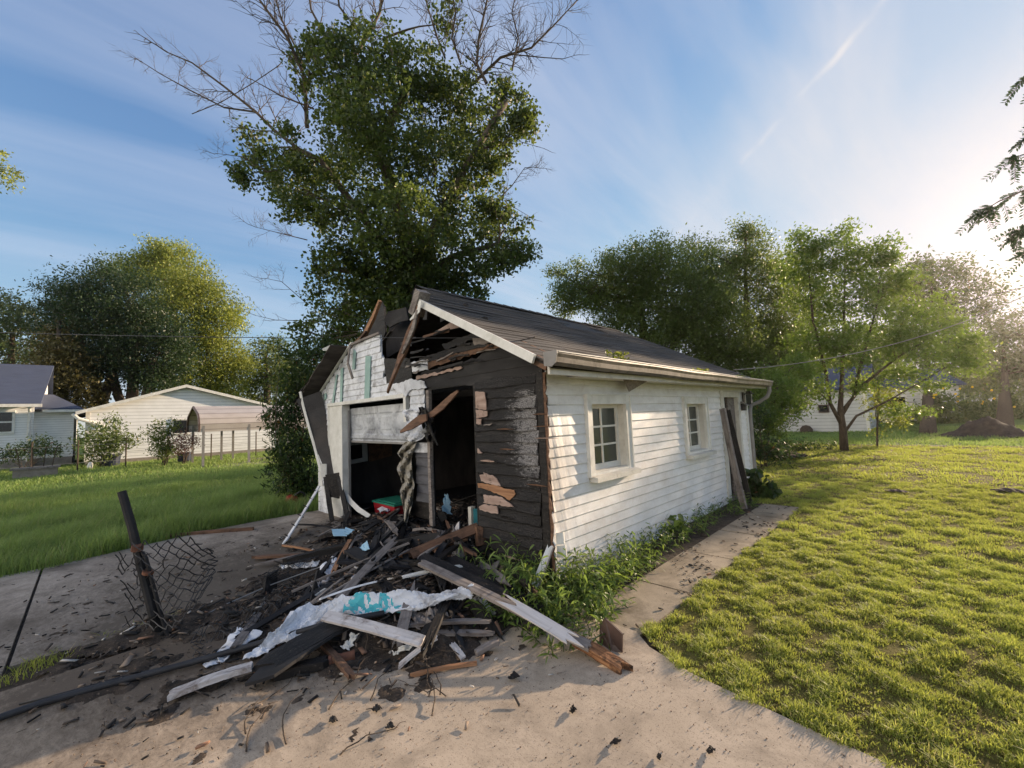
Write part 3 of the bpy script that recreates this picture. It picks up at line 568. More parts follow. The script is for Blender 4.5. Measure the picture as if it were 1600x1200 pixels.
for k, (bx, by, dp_, bl, sd_, lab) in enumerate([
    (1450, 678, 42, [(1425, 425, 28), (1460, 430, 34), (1500, 440, 34), (1400, 450, 30), (1440, 480, 44), (1500, 490, 40), (1540, 460, 24), (1475, 540, 50), (1520, 545, 36), (1440, 600, 40)], 41, 'hazy round crowned tree far behind the small lawn tree'),
    (1570, 674, 46, [(1560, 510, 30), (1590, 530, 44), (1560, 570, 44), (1610, 580, 50), (1540, 600, 36), (1640, 540, 50), (1590, 485, 14), (1690, 560, 60)], 42, 'brown hazy tree by the right edge under the low sun'),
    (1260, 676, 38, [(1230, 420, 30), (1245, 480, 50), (1210, 520, 50), (1270, 560, 55), (1330, 590, 50), (1390, 600, 46), (1360, 540, 40)], 43, 'far dark tree behind the pale lap sided shed')]):
    tree('far_tree', lab, 'tree', G(bx, by), [[(bx, by, .35), (bx, by-90, .25), (bx-5, by-170, .1)]], bl, 'x', .34, 1500, 12, .55, LM['far'] if k < 2 else LM['dark'], sd_, dep=dp_, gaps=.9)
# left-hand trees
tree('broad_tree', 'broad dark green tree with forked trunks left of the white gabled garage', 'tree', G(163, 716), [
    [(152, 712, .5), (158, 640, .4), (150, 600, .3), (125, 520, .2)], [(156, 640, .35), (170, 600, .3), (190, 520, .2)],
    [(212, 712, .5), (205, 640, .42), (208, 600, .35), (215, 500, .2)], [(206, 660, .3), (185, 620, .3), (170, 560, .2), (150, 500, .15)], [(238, 700, .4), (222, 640, .3), (240, 560, .2)]],
    [(95, 465, 30), (85, 500, 26), (130, 450, 34), (165, 440, 30), (120, 510, 50), (175, 500, 60), (140, 560, 50), (110, 545, 30), (200, 470, 46), (220, 540, 60), (185, 565, 36), (250, 560, 44), (250, 598, 36), (270, 520, 26)],
    'x', .20, 3200, 26, .45, LM['deep'], 51, dep=33, gaps=1.1)
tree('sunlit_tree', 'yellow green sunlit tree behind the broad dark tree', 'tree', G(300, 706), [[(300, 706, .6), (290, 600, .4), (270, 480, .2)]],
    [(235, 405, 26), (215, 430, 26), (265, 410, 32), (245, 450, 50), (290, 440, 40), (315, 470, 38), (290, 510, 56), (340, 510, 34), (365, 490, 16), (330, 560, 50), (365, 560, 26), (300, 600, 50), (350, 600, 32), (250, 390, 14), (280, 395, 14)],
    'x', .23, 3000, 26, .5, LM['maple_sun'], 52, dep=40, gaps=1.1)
tree('conifer_tree', 'brownish conifer between the dark roofed house and the broad tree', 'tree', G(95, 712), [[(95, 712, .4), (95, 600, .3), (92, 500, .1)]],
    [(88, 520, 16), (95, 550, 26), (90, 590, 34), (110, 610, 34, .8), (125, 600, 22, .7), (80, 630, 30), (130, 628, 22, .8), (105, 570, 26)], 'x', .26, 900, 14, .45, LM['conifer'], 53, dep=31, gaps=.9)
tree('edge_tree', 'loose green tree at the left edge behind the dark roofed house', 'tree', G(10, 712), [[(10, 712, .4), (15, 600, .3), (20, 520, .15)], [(40, 712, .3), (55, 600, .2), (60, 560, .1)]],
    [(-30, 500, 50), (15, 500, 30), (35, 495, 24), (50, 530, 26), (20, 545, 34), (-20, 560, 50), (55, 560, 20), (-80, 530, 60)], 'x', .30, 1100, 13, .5, LM['far'], 54, dep=36, gaps=.9)
tree('pale_tree', 'pale green tree between the carport and the big tree', 'tree', G(415, 694), [[(415, 694, .4), (418, 600, .3), (415, 550, .15)]],
    [(405, 555, 24), (430, 550, 24), (415, 580, 34), (445, 585, 34), (390, 590, 26), (430, 620, 38), (400, 630, 30), (470, 600, 40)], 'x', .32, 1100, 13, .5, LM['sunlit'], 55, dep=46, gaps=.9)
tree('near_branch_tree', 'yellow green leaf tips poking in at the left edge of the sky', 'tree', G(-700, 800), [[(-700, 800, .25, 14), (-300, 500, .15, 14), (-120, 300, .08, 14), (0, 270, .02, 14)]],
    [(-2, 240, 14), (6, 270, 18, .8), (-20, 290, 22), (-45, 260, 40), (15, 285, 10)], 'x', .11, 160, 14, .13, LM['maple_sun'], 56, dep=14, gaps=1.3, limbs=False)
# behind everything: the far edge of the block, tree by tree
rsf = np.random.RandomState(77)
for k, (bx, dp_, hpx, wpx) in enumerate([(-120, 60, 110, 70), (60, 62, 90, 60), (360, 60, 92, 60), (470, 58, 100, 60), (560, 55, 90, 60), (1290, 55, 110, 60), (1370, 60, 120, 60), (1460, 70, 60, 60), (1540, 75, 55, 60), (1620, 80, 60, 70), (1720, 60, 100, 80)]):
    by = 625-.0417*(bx-1460)+1.65*f_/dp_
    bl = [(bx+rsf.uniform(-wpx, wpx)*.6, by-hpx*rsf.uniform(.15, 1), wpx*rsf.uniform(.35, .5)) for _ in range(9)]
    tree('distant_tree', '%s tree from the left in the hazy far tree line %s' % (['first', 'second', 'third', 'fourth', 'fifth', 'sixth', 'seventh', 'eighth', 'ninth', 'tenth', 'eleventh'][k], 'left of the garage' if bx < 600 else 'right of the garage'), 'tree', DP(bx, by, dp_)*np.array([1, 1, 0]),
         [[(bx, by, .4), (bx, by-hpx*.6, .2)]], bl, 'x', .5, 420, 12, .8, LM['far'] if bx > 1400 else LM['dark'], 60+k, dep=dp_, gaps=1.2, group='distant trees')
# overhanging compound-leaf branch, upper right
def pinnate(tips, size, rs, name, parent, mat, tb):
    P_ = []; Dv = []; 
    for (a, b) in tips:
        a, b = np.array(a), np.array(b); d = b-a; L_ = np.linalg.norm(d); d /= L_; s = np.cross(d, rs.normal(0, 1, 3)); s /= np.linalg.norm(s)
        pts = [a+d*L_*t+np.array([0, 0, -.25*L_*t*t]) for t in np.linspace(0, 1, 7)]; tb.tube(pts, [.003]*7, 3, cap=False)
        for t in np.linspace(.15, 1, 10):
            p = a+d*L_*t+np.array([0, 0, -.25*L_*t*t])
            for sg in (-1, 1):
                w = s*sg+d*.5+np.array([0, 0, -.25])+rs.normal(0, .15, 3); w /= np.linalg.norm(w); P_.append(p+w*size*.5); Dv.append(w)
    P_ = np.array(P_); d = np.array(Dv); n = len(P_); q = np.cross(d, rs.normal(0, 1, (n, 3))); q /= np.linalg.norm(q, axis=1)[:, None]
    v = np.stack([P_-d*size*.5, P_+q*size*.18, P_+d*size*.5, P_-q*size*.18], 1).reshape(-1, 3); i = np.arange(n)*4
    fastmesh(name, v, np.stack([i, i+1, i+2, i+3], 1), mat, parent, rs.uniform(0, .88, n))
e = empty('walnut_tree', tuple(G(1900, 900)), 'compound leaf branch hanging in from the upper right edge against the glare', 'tree')
tb = MB(); rs = np.random.RandomState(9); WD = 8.0
tb.tube([G(1900, 900), DP(1950, 500, WD), DP(1900, 250, WD), DP(1760, 170, WD)], [.2, .16, .12, .07], 8)
tips = []
for pl in ([(1760, 170), (1690, 200), (1630, 230), (1575, 250)], [(1760, 170), (1700, 235), (1640, 280), (1560, 315), (1535, 330)], [(1700, 235), (1660, 320), (1610, 350), (1575, 375)], [(1660, 320), (1640, 370), (1605, 400)], [(1760, 170), (1700, 150), (1620, 190)], [(1690, 200), (1640, 180), (1605, 215)], [(1760, 170), (1680, 110), (1605, 118)]):
    P_ = [DP(x, y, WD+rs.uniform(-.4, .4)) for x, y in pl]; tb.tube(P_, np.linspace(.025, .006, len(P_)), 5, cap=False)
    for i in range(1, len(P_)):
        for _ in range(16 if len(pl) > 3 else 13):
            t = rs.uniform(0, 1); a = P_[i-1]*(1-t)+P_[i]*t; tips.append((a, a+ROT@np.array([rs.uniform(-.45, .12), rs.uniform(-.42, .05), rs.uniform(-.2, .2)])*rs.uniform(.7, 1.1)))
pinnate(tips, .085, rs, 'foliage', e, LM['deep'], tb); tb.build('trunk', MT['bark'], e, True)

# ================================================================== SHRUBS
def shrub(name, label, cat, blobs, dep, size, n_cl, n_per, spread, mat, seed, asp=.3, stems=10, droop=.4, group=None):
    rs = np.random.RandomState(seed); bx, by = blobs[0][3], blobs[0][4]; base = DP(bx, by, dep); base[2] = 0
    e = empty(name, tuple(base), label, cat, group); tb = MB(); cl = []
    tot = sum(b[2]**2 for b in blobs)
    for b in blobs:
        r = b[2]*dep/f_; c = DP(b[0], b[1], dep+rs.uniform(-.5, .5)*r); c[2] = max(c[2], .1); m = max(3, int(n_cl*b[2]**2/tot))
        u_ = rs.normal(0, 1, (m, 3)); u_ /= np.linalg.norm(u_, axis=1)[:, None]; u_ *= (rs.uniform(.05, 1, m)**.45)[:, None]; pt = c+u_*r; pt[:, 2] = np.abs(pt[:, 2]); cl.append(pt)
        for _ in range(max(2, stems//len(blobs))):
            q = pt[rs.randint(len(pt))]; w = wander(base+rs.normal(0, .06, 3)*np.array([1, 1, 0]), q, rs, 5, .25); tb.tube(w, np.linspace(.012, .003, len(w)), 4, cap=False)
    tb.build('stem', MT['bark'], e, True); leafcloud('foliage', np.concatenate(cl), size, n_per, spread, mat, e, rs, asp, droop, None, 1.0)
    return e
shrub('vine_shrub', 'tall dark leafy shrub crowding the left corner of the burnt garage', 'shrub', [(455, 745, 34, 458, 795), (480, 760, 26), (450, 700, 30), (478, 700, 22), (460, 655, 28), (440, 640, 20), (470, 610, 26), (452, 590, 20), (488, 580, 26), (465, 560, 18), (440, 545, 10), (500, 550, 18), (505, 530, 10), (430, 665, 14), (420, 650, 8)], 9.3, .13, 620, 12, .10, LM['bush'], 71, .26)
shrub('weed_shrub', 'large leaved weed at the rear corner of the garage by the path end', 'shrub', [(1185, 765, 16, 1185, 785), (1200, 775, 12), (1178, 745, 10)], 7.7, .16, 46, 5, .06, LM['bush'], 72, .6)
shrub('rear_shrub', 'dark arching shrub beside the soil patch behind the garage corner', 'shrub', [(1190, 700, 20, 1192, 718), (1180, 665, 16), (1210, 705, 16), (1235, 712, 10), (1178, 640, 14)], 11.5, .14, 150, 9, .12, LM['bush'], 73, .3)
shrub('front_shrub', 'green shrub with a dark blue tub in front of the white gabled garage', 'shrub', [(160, 700, 22, 160, 728), (180, 690, 20), (145, 680, 16), (175, 665, 16), (150, 710, 16), (125, 690, 10), (200, 690, 8), (215, 685, 5)], 21, .16, 330, 9, .16, LM['sunlit'], 74, .4)
shrub('upright_shrub', 'upright green shrub beside the pale tub near the carport', 'shrub', [(255, 700, 16, 256, 720), (250, 680, 14), (265, 670, 10), (245, 665, 8), (262, 705, 14), (230, 678, 5), (275, 660, 5)], 20.5, .14, 220, 9, .14, LM['sunlit'], 75, .4)
shrub('red_shrub', 'reddish potted shrub left of the carport posts', 'shrub', [(287, 690, 14, 287, 706), (283, 700, 9), (305, 690, 7)], 20.3, .10, 120, 9, .12, leafmat('reddish_leaf', (.10, .04, .035), (.24, .12, .10), (.3, .15, .1), .3), 76, .4)
shrub('garden_plants', 'low leafy garden plants against the dark roofed house', 'plants', [(30, 705, 14, 40, 722), (55, 700, 14), (75, 700, 12), (10, 712, 10), (90, 705, 8), (68, 690, 6)], 20.6, .14, 200, 8, .14, LM['bush'], 77, .4)
for k, (bl, dp_, sd_, lab) in enumerate([([(1480, 650, 26, 1480, 676), (1440, 655, 20), (1510, 640, 22), (1470, 625, 14)], 30, 78, 'bushy weeds with yellow flowers left of the dark soil heap'), ([(1560, 645, 30, 1560, 674), (1530, 630, 20), (1595, 650, 30), (1580, 620, 18), (1630, 650, 30)], 32, 79, 'tall bushy weeds behind the dark soil heap'), ([(1225, 700, 10, 1225, 708), (1250, 700, 8), (1275, 702, 6), (1300, 703, 6)], 15.5, 80, 'low plants at the lawn edge left of the small tree trunk')]):
    shrub('wild_shrub', lab, 'shrub', bl, dp_, .24 if k < 2 else .12, 420 if k < 2 else 90, 9, .3 if k < 2 else .12, LM['sunlit'] if k < 2 else LM['bush'], sd_, .45)
rs = np.random.RandomState(3); fl = MB()
for k in range(14):
    p = DP(rs.uniform(1455, 1600), rs.uniform(598, 640), 29.5); c = [p+ROT@np.array([math.cos(t)*.075, math.sin(t)*.075, .03*math.sin(3*t)]) for t in np.linspace(0, 5.6, 9)]; fl.poly(c, ROT@np.array([0, 0, .03]))
m_ = surf('yellow_petal', ((.3, (.7, .42, .02)), (.7, (.85, .6, .05))), 5)
tag(fl.build('yellow_flowers', m_), 'scattered yellow flower heads on the weeds near the soil heap', 'flowers', kind='stuff')

# ================================================================== THE BURNT GARAGE
GR = empty('burnt_garage', (0, 0, 0), 'white sided garage with a fire charred and partly collapsed front', 'garage')
rs = np.random.RandomState(12); rd = random.Random(12)
GW, GL = 5.83, 6.17
def roofz(x): return 2.204+.507*(.16-x)              # right slope
def roofzl(x): return 2.10+.517*(x+6.2)              # left slope
EXP = .1035
openings = [(.63, 1.52, .93, 1.875), (3.13, 4.03, .93, 1.86), (4.76, 5.70, -.1, 1.96)]
def siding_mesh():
    V = []; F = []
    z = 1.862-18*EXP; c = 0
    while z < 2.08:
        z1 = min(z+EXP, 2.12); spans = [(0.0, GL)]
        for (a, b, lo, hi) in openings:
            if z1 > lo+.02 and z < hi-.02:
                spans = [s for (p, q) in spans for s in ((p, min(q, a)), (max(p, b), q)) if s[1]-s[0] > .02]
        for (a, b) in spans:
            st = a-.01+rd.uniform(-.012, .035) if a == 0 else a
            n = max(2, int((b-st)/.12)) if st > .5 else max(4, int((min(b, .8)-st)/.03)+int((b-.8)/.12) if b > .8 else int((b-st)/.03))
            ys = np.linspace(st, b, n+1) if st > .5 else np.concatenate([np.linspace(st, min(b, .8), 24), np.linspace(.8, b, max(3, int((b-.8)/.12)))[1:] if b > .8 else []])
            base = len(V)
            for y in ys:
                wv = math.exp(-max(0, y)/.22)*(.005*math.sin(y*30+c*.3)+.002*math.sin(y*75+c))+.0015*math.sin(y*3.1+c)+.001*math.sin(y*9+c*2)
                dz = math.exp(-max(0, y)/.15)*.006*math.sin(c*2.3)
                V += [(.003+wv*.3, y, z1+dz), (.0165+wv, y, z+dz+.004), (.0135+wv, y, z+dz-.003), (.001+wv*.5, y, z+dz-.003)]
            for i in range(len(ys)-1):
                for k in range(3): a0 = base+i*4+k; F.append((a0, a0+1, a0+5, a0+4))
            F.append((base, base+1, base+2, base+3)); e0 = base+(len(ys)-1)*4; F.append((e0+3, e0+2, e0+1, e0))
        z = z1; c += 1
    m = MB(); m.add(V, F); return m
siding_mesh().build('siding', MT['white_siding'], GR)
# heat-curled tongue of siding near the lower corner
m = MB()
for k, (za, rr) in enumerate(((.42, .05), (.30, .07))):
    vs = []
    for i in range(9):
        t = i/8; y = .02+.10*t; x = .02+rr*math.sin(t*2.6); vs += [(x, y, za), (x*.8+.006, y, za+.11)]
    m.add(vs, [(2*i, 2*i+2, 2*i+3, 2*i+1) for i in range(8)])
m.build('curled_siding', MT['white_trim'], GR)
m = MB(); m.box(-.10, -.015, 0.12, GL-.02, -.02, .05); m.build('sill_plate', MT['stone'], GR)
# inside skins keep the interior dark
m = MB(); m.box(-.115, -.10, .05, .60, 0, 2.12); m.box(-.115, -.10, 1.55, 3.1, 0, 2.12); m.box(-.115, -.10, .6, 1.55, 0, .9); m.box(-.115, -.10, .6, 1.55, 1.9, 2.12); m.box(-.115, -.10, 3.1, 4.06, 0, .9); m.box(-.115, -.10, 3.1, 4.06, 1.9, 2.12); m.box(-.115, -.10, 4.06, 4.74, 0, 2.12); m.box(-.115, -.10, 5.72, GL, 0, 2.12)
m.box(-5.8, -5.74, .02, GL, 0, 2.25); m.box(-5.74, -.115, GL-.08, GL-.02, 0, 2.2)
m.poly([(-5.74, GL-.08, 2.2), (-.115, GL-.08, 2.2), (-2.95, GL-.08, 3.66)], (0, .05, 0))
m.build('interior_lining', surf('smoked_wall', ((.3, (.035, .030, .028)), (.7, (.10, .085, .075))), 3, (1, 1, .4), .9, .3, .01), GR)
MB().box(-GW, -.02, .05, GL-.02, -.05, .015).build('floor', MT['soot'], GR)
# rear and left outer walls
m = MB(); m.box(-GW-.02, -5.80, -.02, GL, 0, 2.2); m.build('left_wall', MT['lap_white'], GR)
m = MB(); m.box(-GW, 0, GL-.02, GL+.02, 0, 2.15); m.poly([(-GW, GL-.019, 2.15), (0, GL-.019, 2.15), (-2.95, GL-.019, 3.7)], (0, .04, 0)); m.build('rear_wall', MT['lap_white'], GR)
# right rear corner trim
m = MB(); m.box(.004, .030, GL-.07, GL+.03, .04, 2.08); m.build('corner_trim', MT['white_trim'], GR)

# ---- windows
def window(y0, y1, z0, z1):
    w = .085
    m = MB(); o_ = .042   # outer casing proud of the siding
    m.box(.0, o_, y0, y0+w, z0, z1); m.box(.0, o_, y1-w, y1, z0, z1); m.box(.0, o_-.002, y0+w, y1-w, z1-w*1.15, z1)
    m.box(.0, o_-.003, y0+w, y1-w, z0, z0+.03)
    # thin raised lip round the casing
    m.box(.0, o_+.012, y0-.018, y0, z0-.01, z1+.018); m.box(.0, o_+.012, y1, y1+.018, z0-.01, z1+.018); m.box(.0, o_+.011, y0, y1, z1, z1+.018)
    fr = m.build('window', MT['white_trim'], GR)
    ia, ib, ja, jb = y0+w, y1-w, z0+.03, z1-w*1.15; d = -.105
    m = MB(); m.box(d, .0, ia-.012, ia, ja, jb); m.box(d, .0, ib, ib+.012, ja, jb); m.box(d, .0, ia, ib, jb, jb+.012); m.box(d, 0, ia, ib, ja-.012, ja)
    m.build('reveal', MT['beige_trim'], fr)
    sx = d+.012; s = .045
    m = MB(); m.box(d, sx+.014, ia, ia+s, ja, jb); m.box(d, sx+.014, ib-s, ib, ja, jb); m.box(d, sx+.012, ia+s, ib-s, jb-s, jb); m.box(d, sx+.012, ia+s, ib-s, ja, ja+s*1.5)
    a, b, c, e_ = ia+s, ib-s, ja+s*1.5, jb-s; mid = (a+b)/2
    m.box(d, sx+.008, mid-.012, mid+.012, c, e_)
    for k in (1, 2): zz_ = c+(e_-c)*k/3; m.box(d, sx+.007, a, b, zz_-.011, zz_+.011)
    m.build('sash', MT['sash'], fr)
    for i in range(2):
        for j in range(3):
            ya, yb = (a, mid-.012) if i == 0 else (mid+.012, b); za = c+(e_-c)*j/3+.011*(j > 0); zb = c+(e_-c)*(j+1)/3-.011*(j < 2)
            MB().add([(d+.004, ya, za), (d+.004, yb, za), (d+.004, yb, zb), (d+.004, ya, zb)], [(0, 1, 2, 3)]).build('pane', MT['glass'], fr)
    m = MB(); yb0, yb1 = y0+.01, y1+.05
    m.add([(.0, yb0, z0+.012), (.115, yb0, z0-.012), (.115, yb0, z0-.062), (.0, yb0, z0-.062), (.0, yb1, z0+.012), (.115, yb1, z0-.012), (.115, yb1, z0-.062), (.0, yb1, z0-.062)],
          [(0, 1, 2, 3), (7, 6, 5, 4), (0, 4, 5, 1), (1, 5, 6, 2), (2, 6, 7, 3), (3, 7, 4, 0)]); m.box(d, .0, ia, ib, ja-.001, ja+.006)
    m.build('sill', MT['beige_trim'], fr)
window(.63, 1.52, .985, 1.858); window(3.13, 4.03, .985, 1.845)
# ---- side doorway
m = MB(); m.box(-.09, .035, 4.76, 4.86, .05, 1.96); m.box(-.09, .033, 5.62, 5.72, .02, 1.96); m.box(-.09, .036, 4.862, 5.618, 1.86, 1.962); m.box(-.02, .03, 4.72, 4.76, .06, 1.98)
df = m.build('door_frame', MT['beige_trim'], GR)
m = MB(); m.box(-.075, -.04, 5.25, 5.62, .05, 1.86); m.box(-.12, .03, 4.86, 5.62, .02, .055); m.build('door', MT['grey_wood'], df)
m = MB(); m.box(-.10, -.078, 4.86, 5.25, .05, 1.86); m.build('gap_shade_panel', MT['soot'], df)  # dark sheet standing in for the shade inside the half-open doorway

# ---- roof
def seg_line_y(x):           # burnt away front edge of the right slope
    return -.33 if x > -1.75 else -.33+(.88)*(-1.75-x)/1.2
m = MB(); SL = math.hypot(1, .507); N = 30
th = np.array([.507/SL, 0, 1/SL])
for i in range(N):
    xa = .37-(3.32)*i/N; xb = .37-(3.32)*(i+1.25)/N; xb = max(xb, -2.97)
    y = seg_line_y(xb)+rd.uniform(-.015, .015)
    while y < 6.47:
        yb = min(y+rd.choice((.31, .62, .93)), 6.47)
        ok = not (i >= 22 and 3.55 < (y+yb)/2+((29-i)*.06) < 5.05 and i < 29)
        if ok:
            h = .014+rd.uniform(0, .004); sx = rd.uniform(-.003, .003)
            sag = lambda x, yy: -.020*math.sin(math.pi*min(1, max(0, yy/6.4)))*1.0+.006*math.sin(yy*5+x*3)
            pa = [(xa+sx, y+.002, roofz(xa)+h), (xa+sx, yb-.002, roofz(xa)+h), (xb, yb-.002, roofz(xb)+.004), (xb, y+.002, roofz(xb)+.004)]
            pa = [(p[0], p[1], p[2]+sag(p[0], p[1])) for p in pa]; lo = [(p[0], p[1], p[2]-.012) for p in pa]
            m.add(pa+lo, [(0, 1, 2, 3), (0, 4, 5, 1), (0, 3, 7, 4), (1, 5, 6, 2), (2, 6, 7, 3)])
        y = yb
sh = m.build('roof', MT['shingle'], GR)
# ridge cap shingles
m = MB(); y = .42
while y < 6.4:
    if not (3.7 < y < 4.9): m.add([(-2.95, y, 3.812), (-2.95, y+.27, 3.80), (-2.80, y+.27, roofz(-2.80)+.012), (-2.80, y, roofz(-2.80)+.022), (-3.12, y, 3.70), (-3.12, y+.27, 3.69)], [(0, 1, 2, 3), (1, 0, 4, 5)])
    y += .24
m.build('ridge_cap', MT['shingle'], GR)
# roof deck boards below (undersides charred)
m = MB()
for i in range(22):
    xa = .34-3.28*i/22; xb = .34-3.28*(i+1)/22+.006
    ya = seg_line_y((xa+xb)/2)+.02+rd.uniform(-.04, .07)*(i > 11)
    z_ = lambda x: roofz(x)-.022
    m.add([(xa, ya, z_(xa)), (xb, ya, z_(xb)), (xb, 6.44, z_(xb)), (xa, 6.44, z_(xa)), (xa, ya, z_(xa)-.022), (xb, ya, z_(xb)-.022), (xb, 6.44, z_(xb)-.022), (xa, 6.44, z_(xa)-.022)],
          [(0, 1, 2, 3), (7, 6, 5, 4), (0, 4, 5, 1), (1, 5, 6, 2), (2, 6, 7, 3), (3, 7, 4, 0)])
m.build('roof_deck', MT['char'], GR)
# left slope: only the back part and the eave strip survive
m = MB()
for i in range(20):
    xa = -6.22+3.25*i/20; xb = xa+3.25/20-.004; y0_ = -.34+.02*rd.random() if xa < -4.55 else .75+rd.uniform(-.25, .25)
    if -4.55 <= xa < -4.1: y0_ = .5
    s0 = .10*max(0, 1+xa*0) ; dz = 0
    m.add([(xa, y0_, roofzl(xa)), (xb, y0_, roofzl(xb)), (xb, 6.44, roofzl(xb)), (xa, 6.44, roofzl(xa)), (xa, y0_, roofzl(xa)-.02), (xb, y0_, roofzl(xb)-.02), (xb, 6.44, roofzl(xb)-.02), (xa, 6.44, roofzl(xa)-.02)],
          [(0, 1, 2, 3), (7, 6, 5, 4), (0, 4, 5, 1), (1, 5, 6, 2), (2, 6, 7, 3), (3, 7, 4, 0)])
m.build('eave_boards', surf('sooty_boards', ((.3, (.03, .024, .02)), (.6, (.085, .07, .06)), (.8, (.14, .12, .10))), 6, (1, .4, 1), .9, .4, .01), GR)
m = MB(); m.add([(-6.24, -.36, 2.115), (-4.6, -.30, 2.95), (-4.6, 6.46, 2.95), (-6.24, 6.46, 2.115)], [(0, 1, 2, 3)]); m.add([(-4.6, .9, 2.95), (-2.95, .8, 3.79), (-2.95, 6.46, 3.79), (-4.6, 6.46, 2.95)], [(0, 1, 2, 3)])
m.build('left_roof', MT['shingle'], GR)
# white rake board of the right slope
m = MB()
for (a, b) in (((-1.80, 3.198), (-.9, 2.742)), ((-.9, 2.742), (.17, 2.198))):
    m.bar((a[0], -.345, a[1]-.028), (b[0], -.345, b[1]-.028), .03, .085, up=(.455, 0, .89))
m.build('rake_board', MT['white_trim'], GR)
# gutter: K-profile, open on top, along the right eave
prof = [(.315, 2.20), (.315, 2.095), (.385, 2.085), (.42, 2.11), (.428, 2.155), (.445, 2.185), (.445, 2.205), (.435, 2.205), (.435, 2.19), (.418, 2.158), (.41, 2.115), (.382, 2.095), (.325, 2.105), (.325, 2.20)]
m = MB(); vs = []
ysg = np.linspace(-.36, 6.50, 24)
for y in ysg:
    s_ = -.014*math.sin(math.pi*(y+.3)/6.8)-.004*math.sin(y*3)-.006*y; vs += [(p[0], y, p[1]+s_) for p in prof]
K = len(prof)
m.add(vs, [(i*K+k, i*K+(k+1) % K, (i+1)*K+(k+1) % K, (i+1)*K+k) for i in range(len(ysg)-1) for k in range(K)])
gt = m.build('gutter', MT['gutter'], GR)
m = MB(); m.poly([(p[0], -.365, p[1]) for p in [(.30, 2.215), (.30, 2.09), (.385, 2.075), (.43, 2.105), (.452, 2.185), (.452, 2.212)]], (0, .012, 0)); m.build('end_cap', MT['grey_metal'], gt); MB().poly([(p[0], 6.50, p[1]-.04) for p in [(.31, 2.20), (.31, 2.09), (.385, 2.08), (.425, 2.11), (.445, 2.2)]], (0, .01, 0)).build('end_cap', MT['grey_metal'], gt)
m = MB(); m.bar((.446, -.34, 2.204), (.446, 6.5, 2.160), .012, .006); m.build('lip', MT['white_trim'], gt)
m = MB(); m.tube([(.38, 6.42, 2.06), (.385, 6.43, 1.97), (.34, 6.42, 1.86), (.20, 6.38, 1.76), (.06, 6.33, 1.70), (.045, 6.28, 1.60), (.045, 6.26, 1.5)], .036, 10); m.tube([(.045, 6.26, 1.5), (.045, 6.25, .15)], .036, 8); m.build('downspout', MT['grey_metal'], gt)
# fascia and soffit
m = MB(); m.box(.285, .312, -.30, 6.46, 2.02, 2.13); m.build('fascia', MT['beige_trim'], GR)
m = MB(); m.box(.02, .285, .35, 6.44, 2.035, 2.05); m.build('soffit', MT['beige_trim'], GR)
m = MB(); m.poly([(.19, .1+1.05, 2.03), (.17, 1.75, 2.03), (.10, 1.42, 1.90)], (.01, 0, .005)); m.build('loose_soffit', MT['grey_wood'], GR)
m = MB()
for y in (-.28, .02): m.bar((.28, y, 2.10), (-.35, y, 2.42), .045, .09)
m.build('rafter_tail', MT['brown_wood'], GR)
# leaves and seedlings growing in the gutter
rg = np.random.RandomState(4)
def gutter_plants(y0, y1, n, hh, nm):
    c = np.stack([rg.normal(.38, .02, n), rg.uniform(y0, y1, n), 2.20-.006*(y0+y1)/2+rg.uniform(0, hh, n)], 1)
    return leafcloud(nm, c, .035, 4, .012, LM['lime'], None, rg, .5, 0)
for (a, b, n, hh, lb) in ((.55, .92, 60, .10, 'tuft of yellow green seedlings growing in the gutter above the near window'), (2.6, 3.2, 40, .04, 'small green seedlings in the gutter beyond the near window'), (4.4, 4.9, 22, .03, 'few low seedlings in the far part of the gutter')):
    tag(gutter_plants(a, b, n, hh, 'seedlings'), lb, 'plants')

# ---- FRONT WALL (plane y = 0, facing -y)
def course(m, xa, xb, z, e=.118, proud=.02, y=0.0, jl=0, jr=0, warp=.004, ph=0):
    """one lap board with slightly burnt ends"""
    n = max(3, int((xb-xa)/.08)); xs = np.linspace(xa+rd.uniform(0, jl), xb-rd.uniform(0, jr), n+1); vs = []
    for x in xs:
        w = warp*math.sin(x*9+ph*2.1)+warp*.5*math.sin(x*31+ph); vs += [(x, y-.004+w*.3, z+e), (x, y-proud+w, z+.004+w*.7), (x, y-proud+.004+w, z-.006+w*.7), (x, y, z-.004)]
    m.add(vs, [(i*4+k, i*4+4+k, i*4+5+k, i*4+1+k) for i in range(n) for k in range(3)]+[(3, 2, 1, 0), (n*4, n*4+1, n*4+2, n*4+3)])
m = MB(); z = -.02; k = 0
while z < 2.0:
    course(m, -1.08+rd.uniform(0, .02), -.10-rd.uniform(0, .03), z+rd.uniform(-.006, .006), .118, .022+rd.uniform(0, .012), 0, 0, .015, rd.uniform(.004, .011), k); z += .118; k += 1
m.build('charred_clapboards', MT['char_board'], GR)
m = MB(); m.box(-1.12, -.02, .006, .05, -.03, 2.06); m.build('sheathing', MT['char'], GR)
m = MB()
for i in range(14):    # burnt lumpy corner post
    z_ = i*.152; m.bar((-.045+rd.uniform(-.006, .006), -.012, z_-.01), (-.045+rd.uniform(-.006, .006), -.012, z_+.155), .085+rd.uniform(-.008, .008), .05+rd.uniform(-.006, .01), up=(0, 1, 0))
m.build('corner_post', MT['char'], GR)
m = MB(); pts = [(-.005+rd.uniform(-.006, .004), z_) for z_ in np.linspace(.1, 2.08, 26)]+[(.022+rd.uniform(-.012, .022), z_) for z_ in np.linspace(2.08, .1, 40)]
m.poly([(p[0], -.034, p[1]) for p in pts], (0, .012, 0)); m.build('corner_strip', MT['brown_wood'], GR)
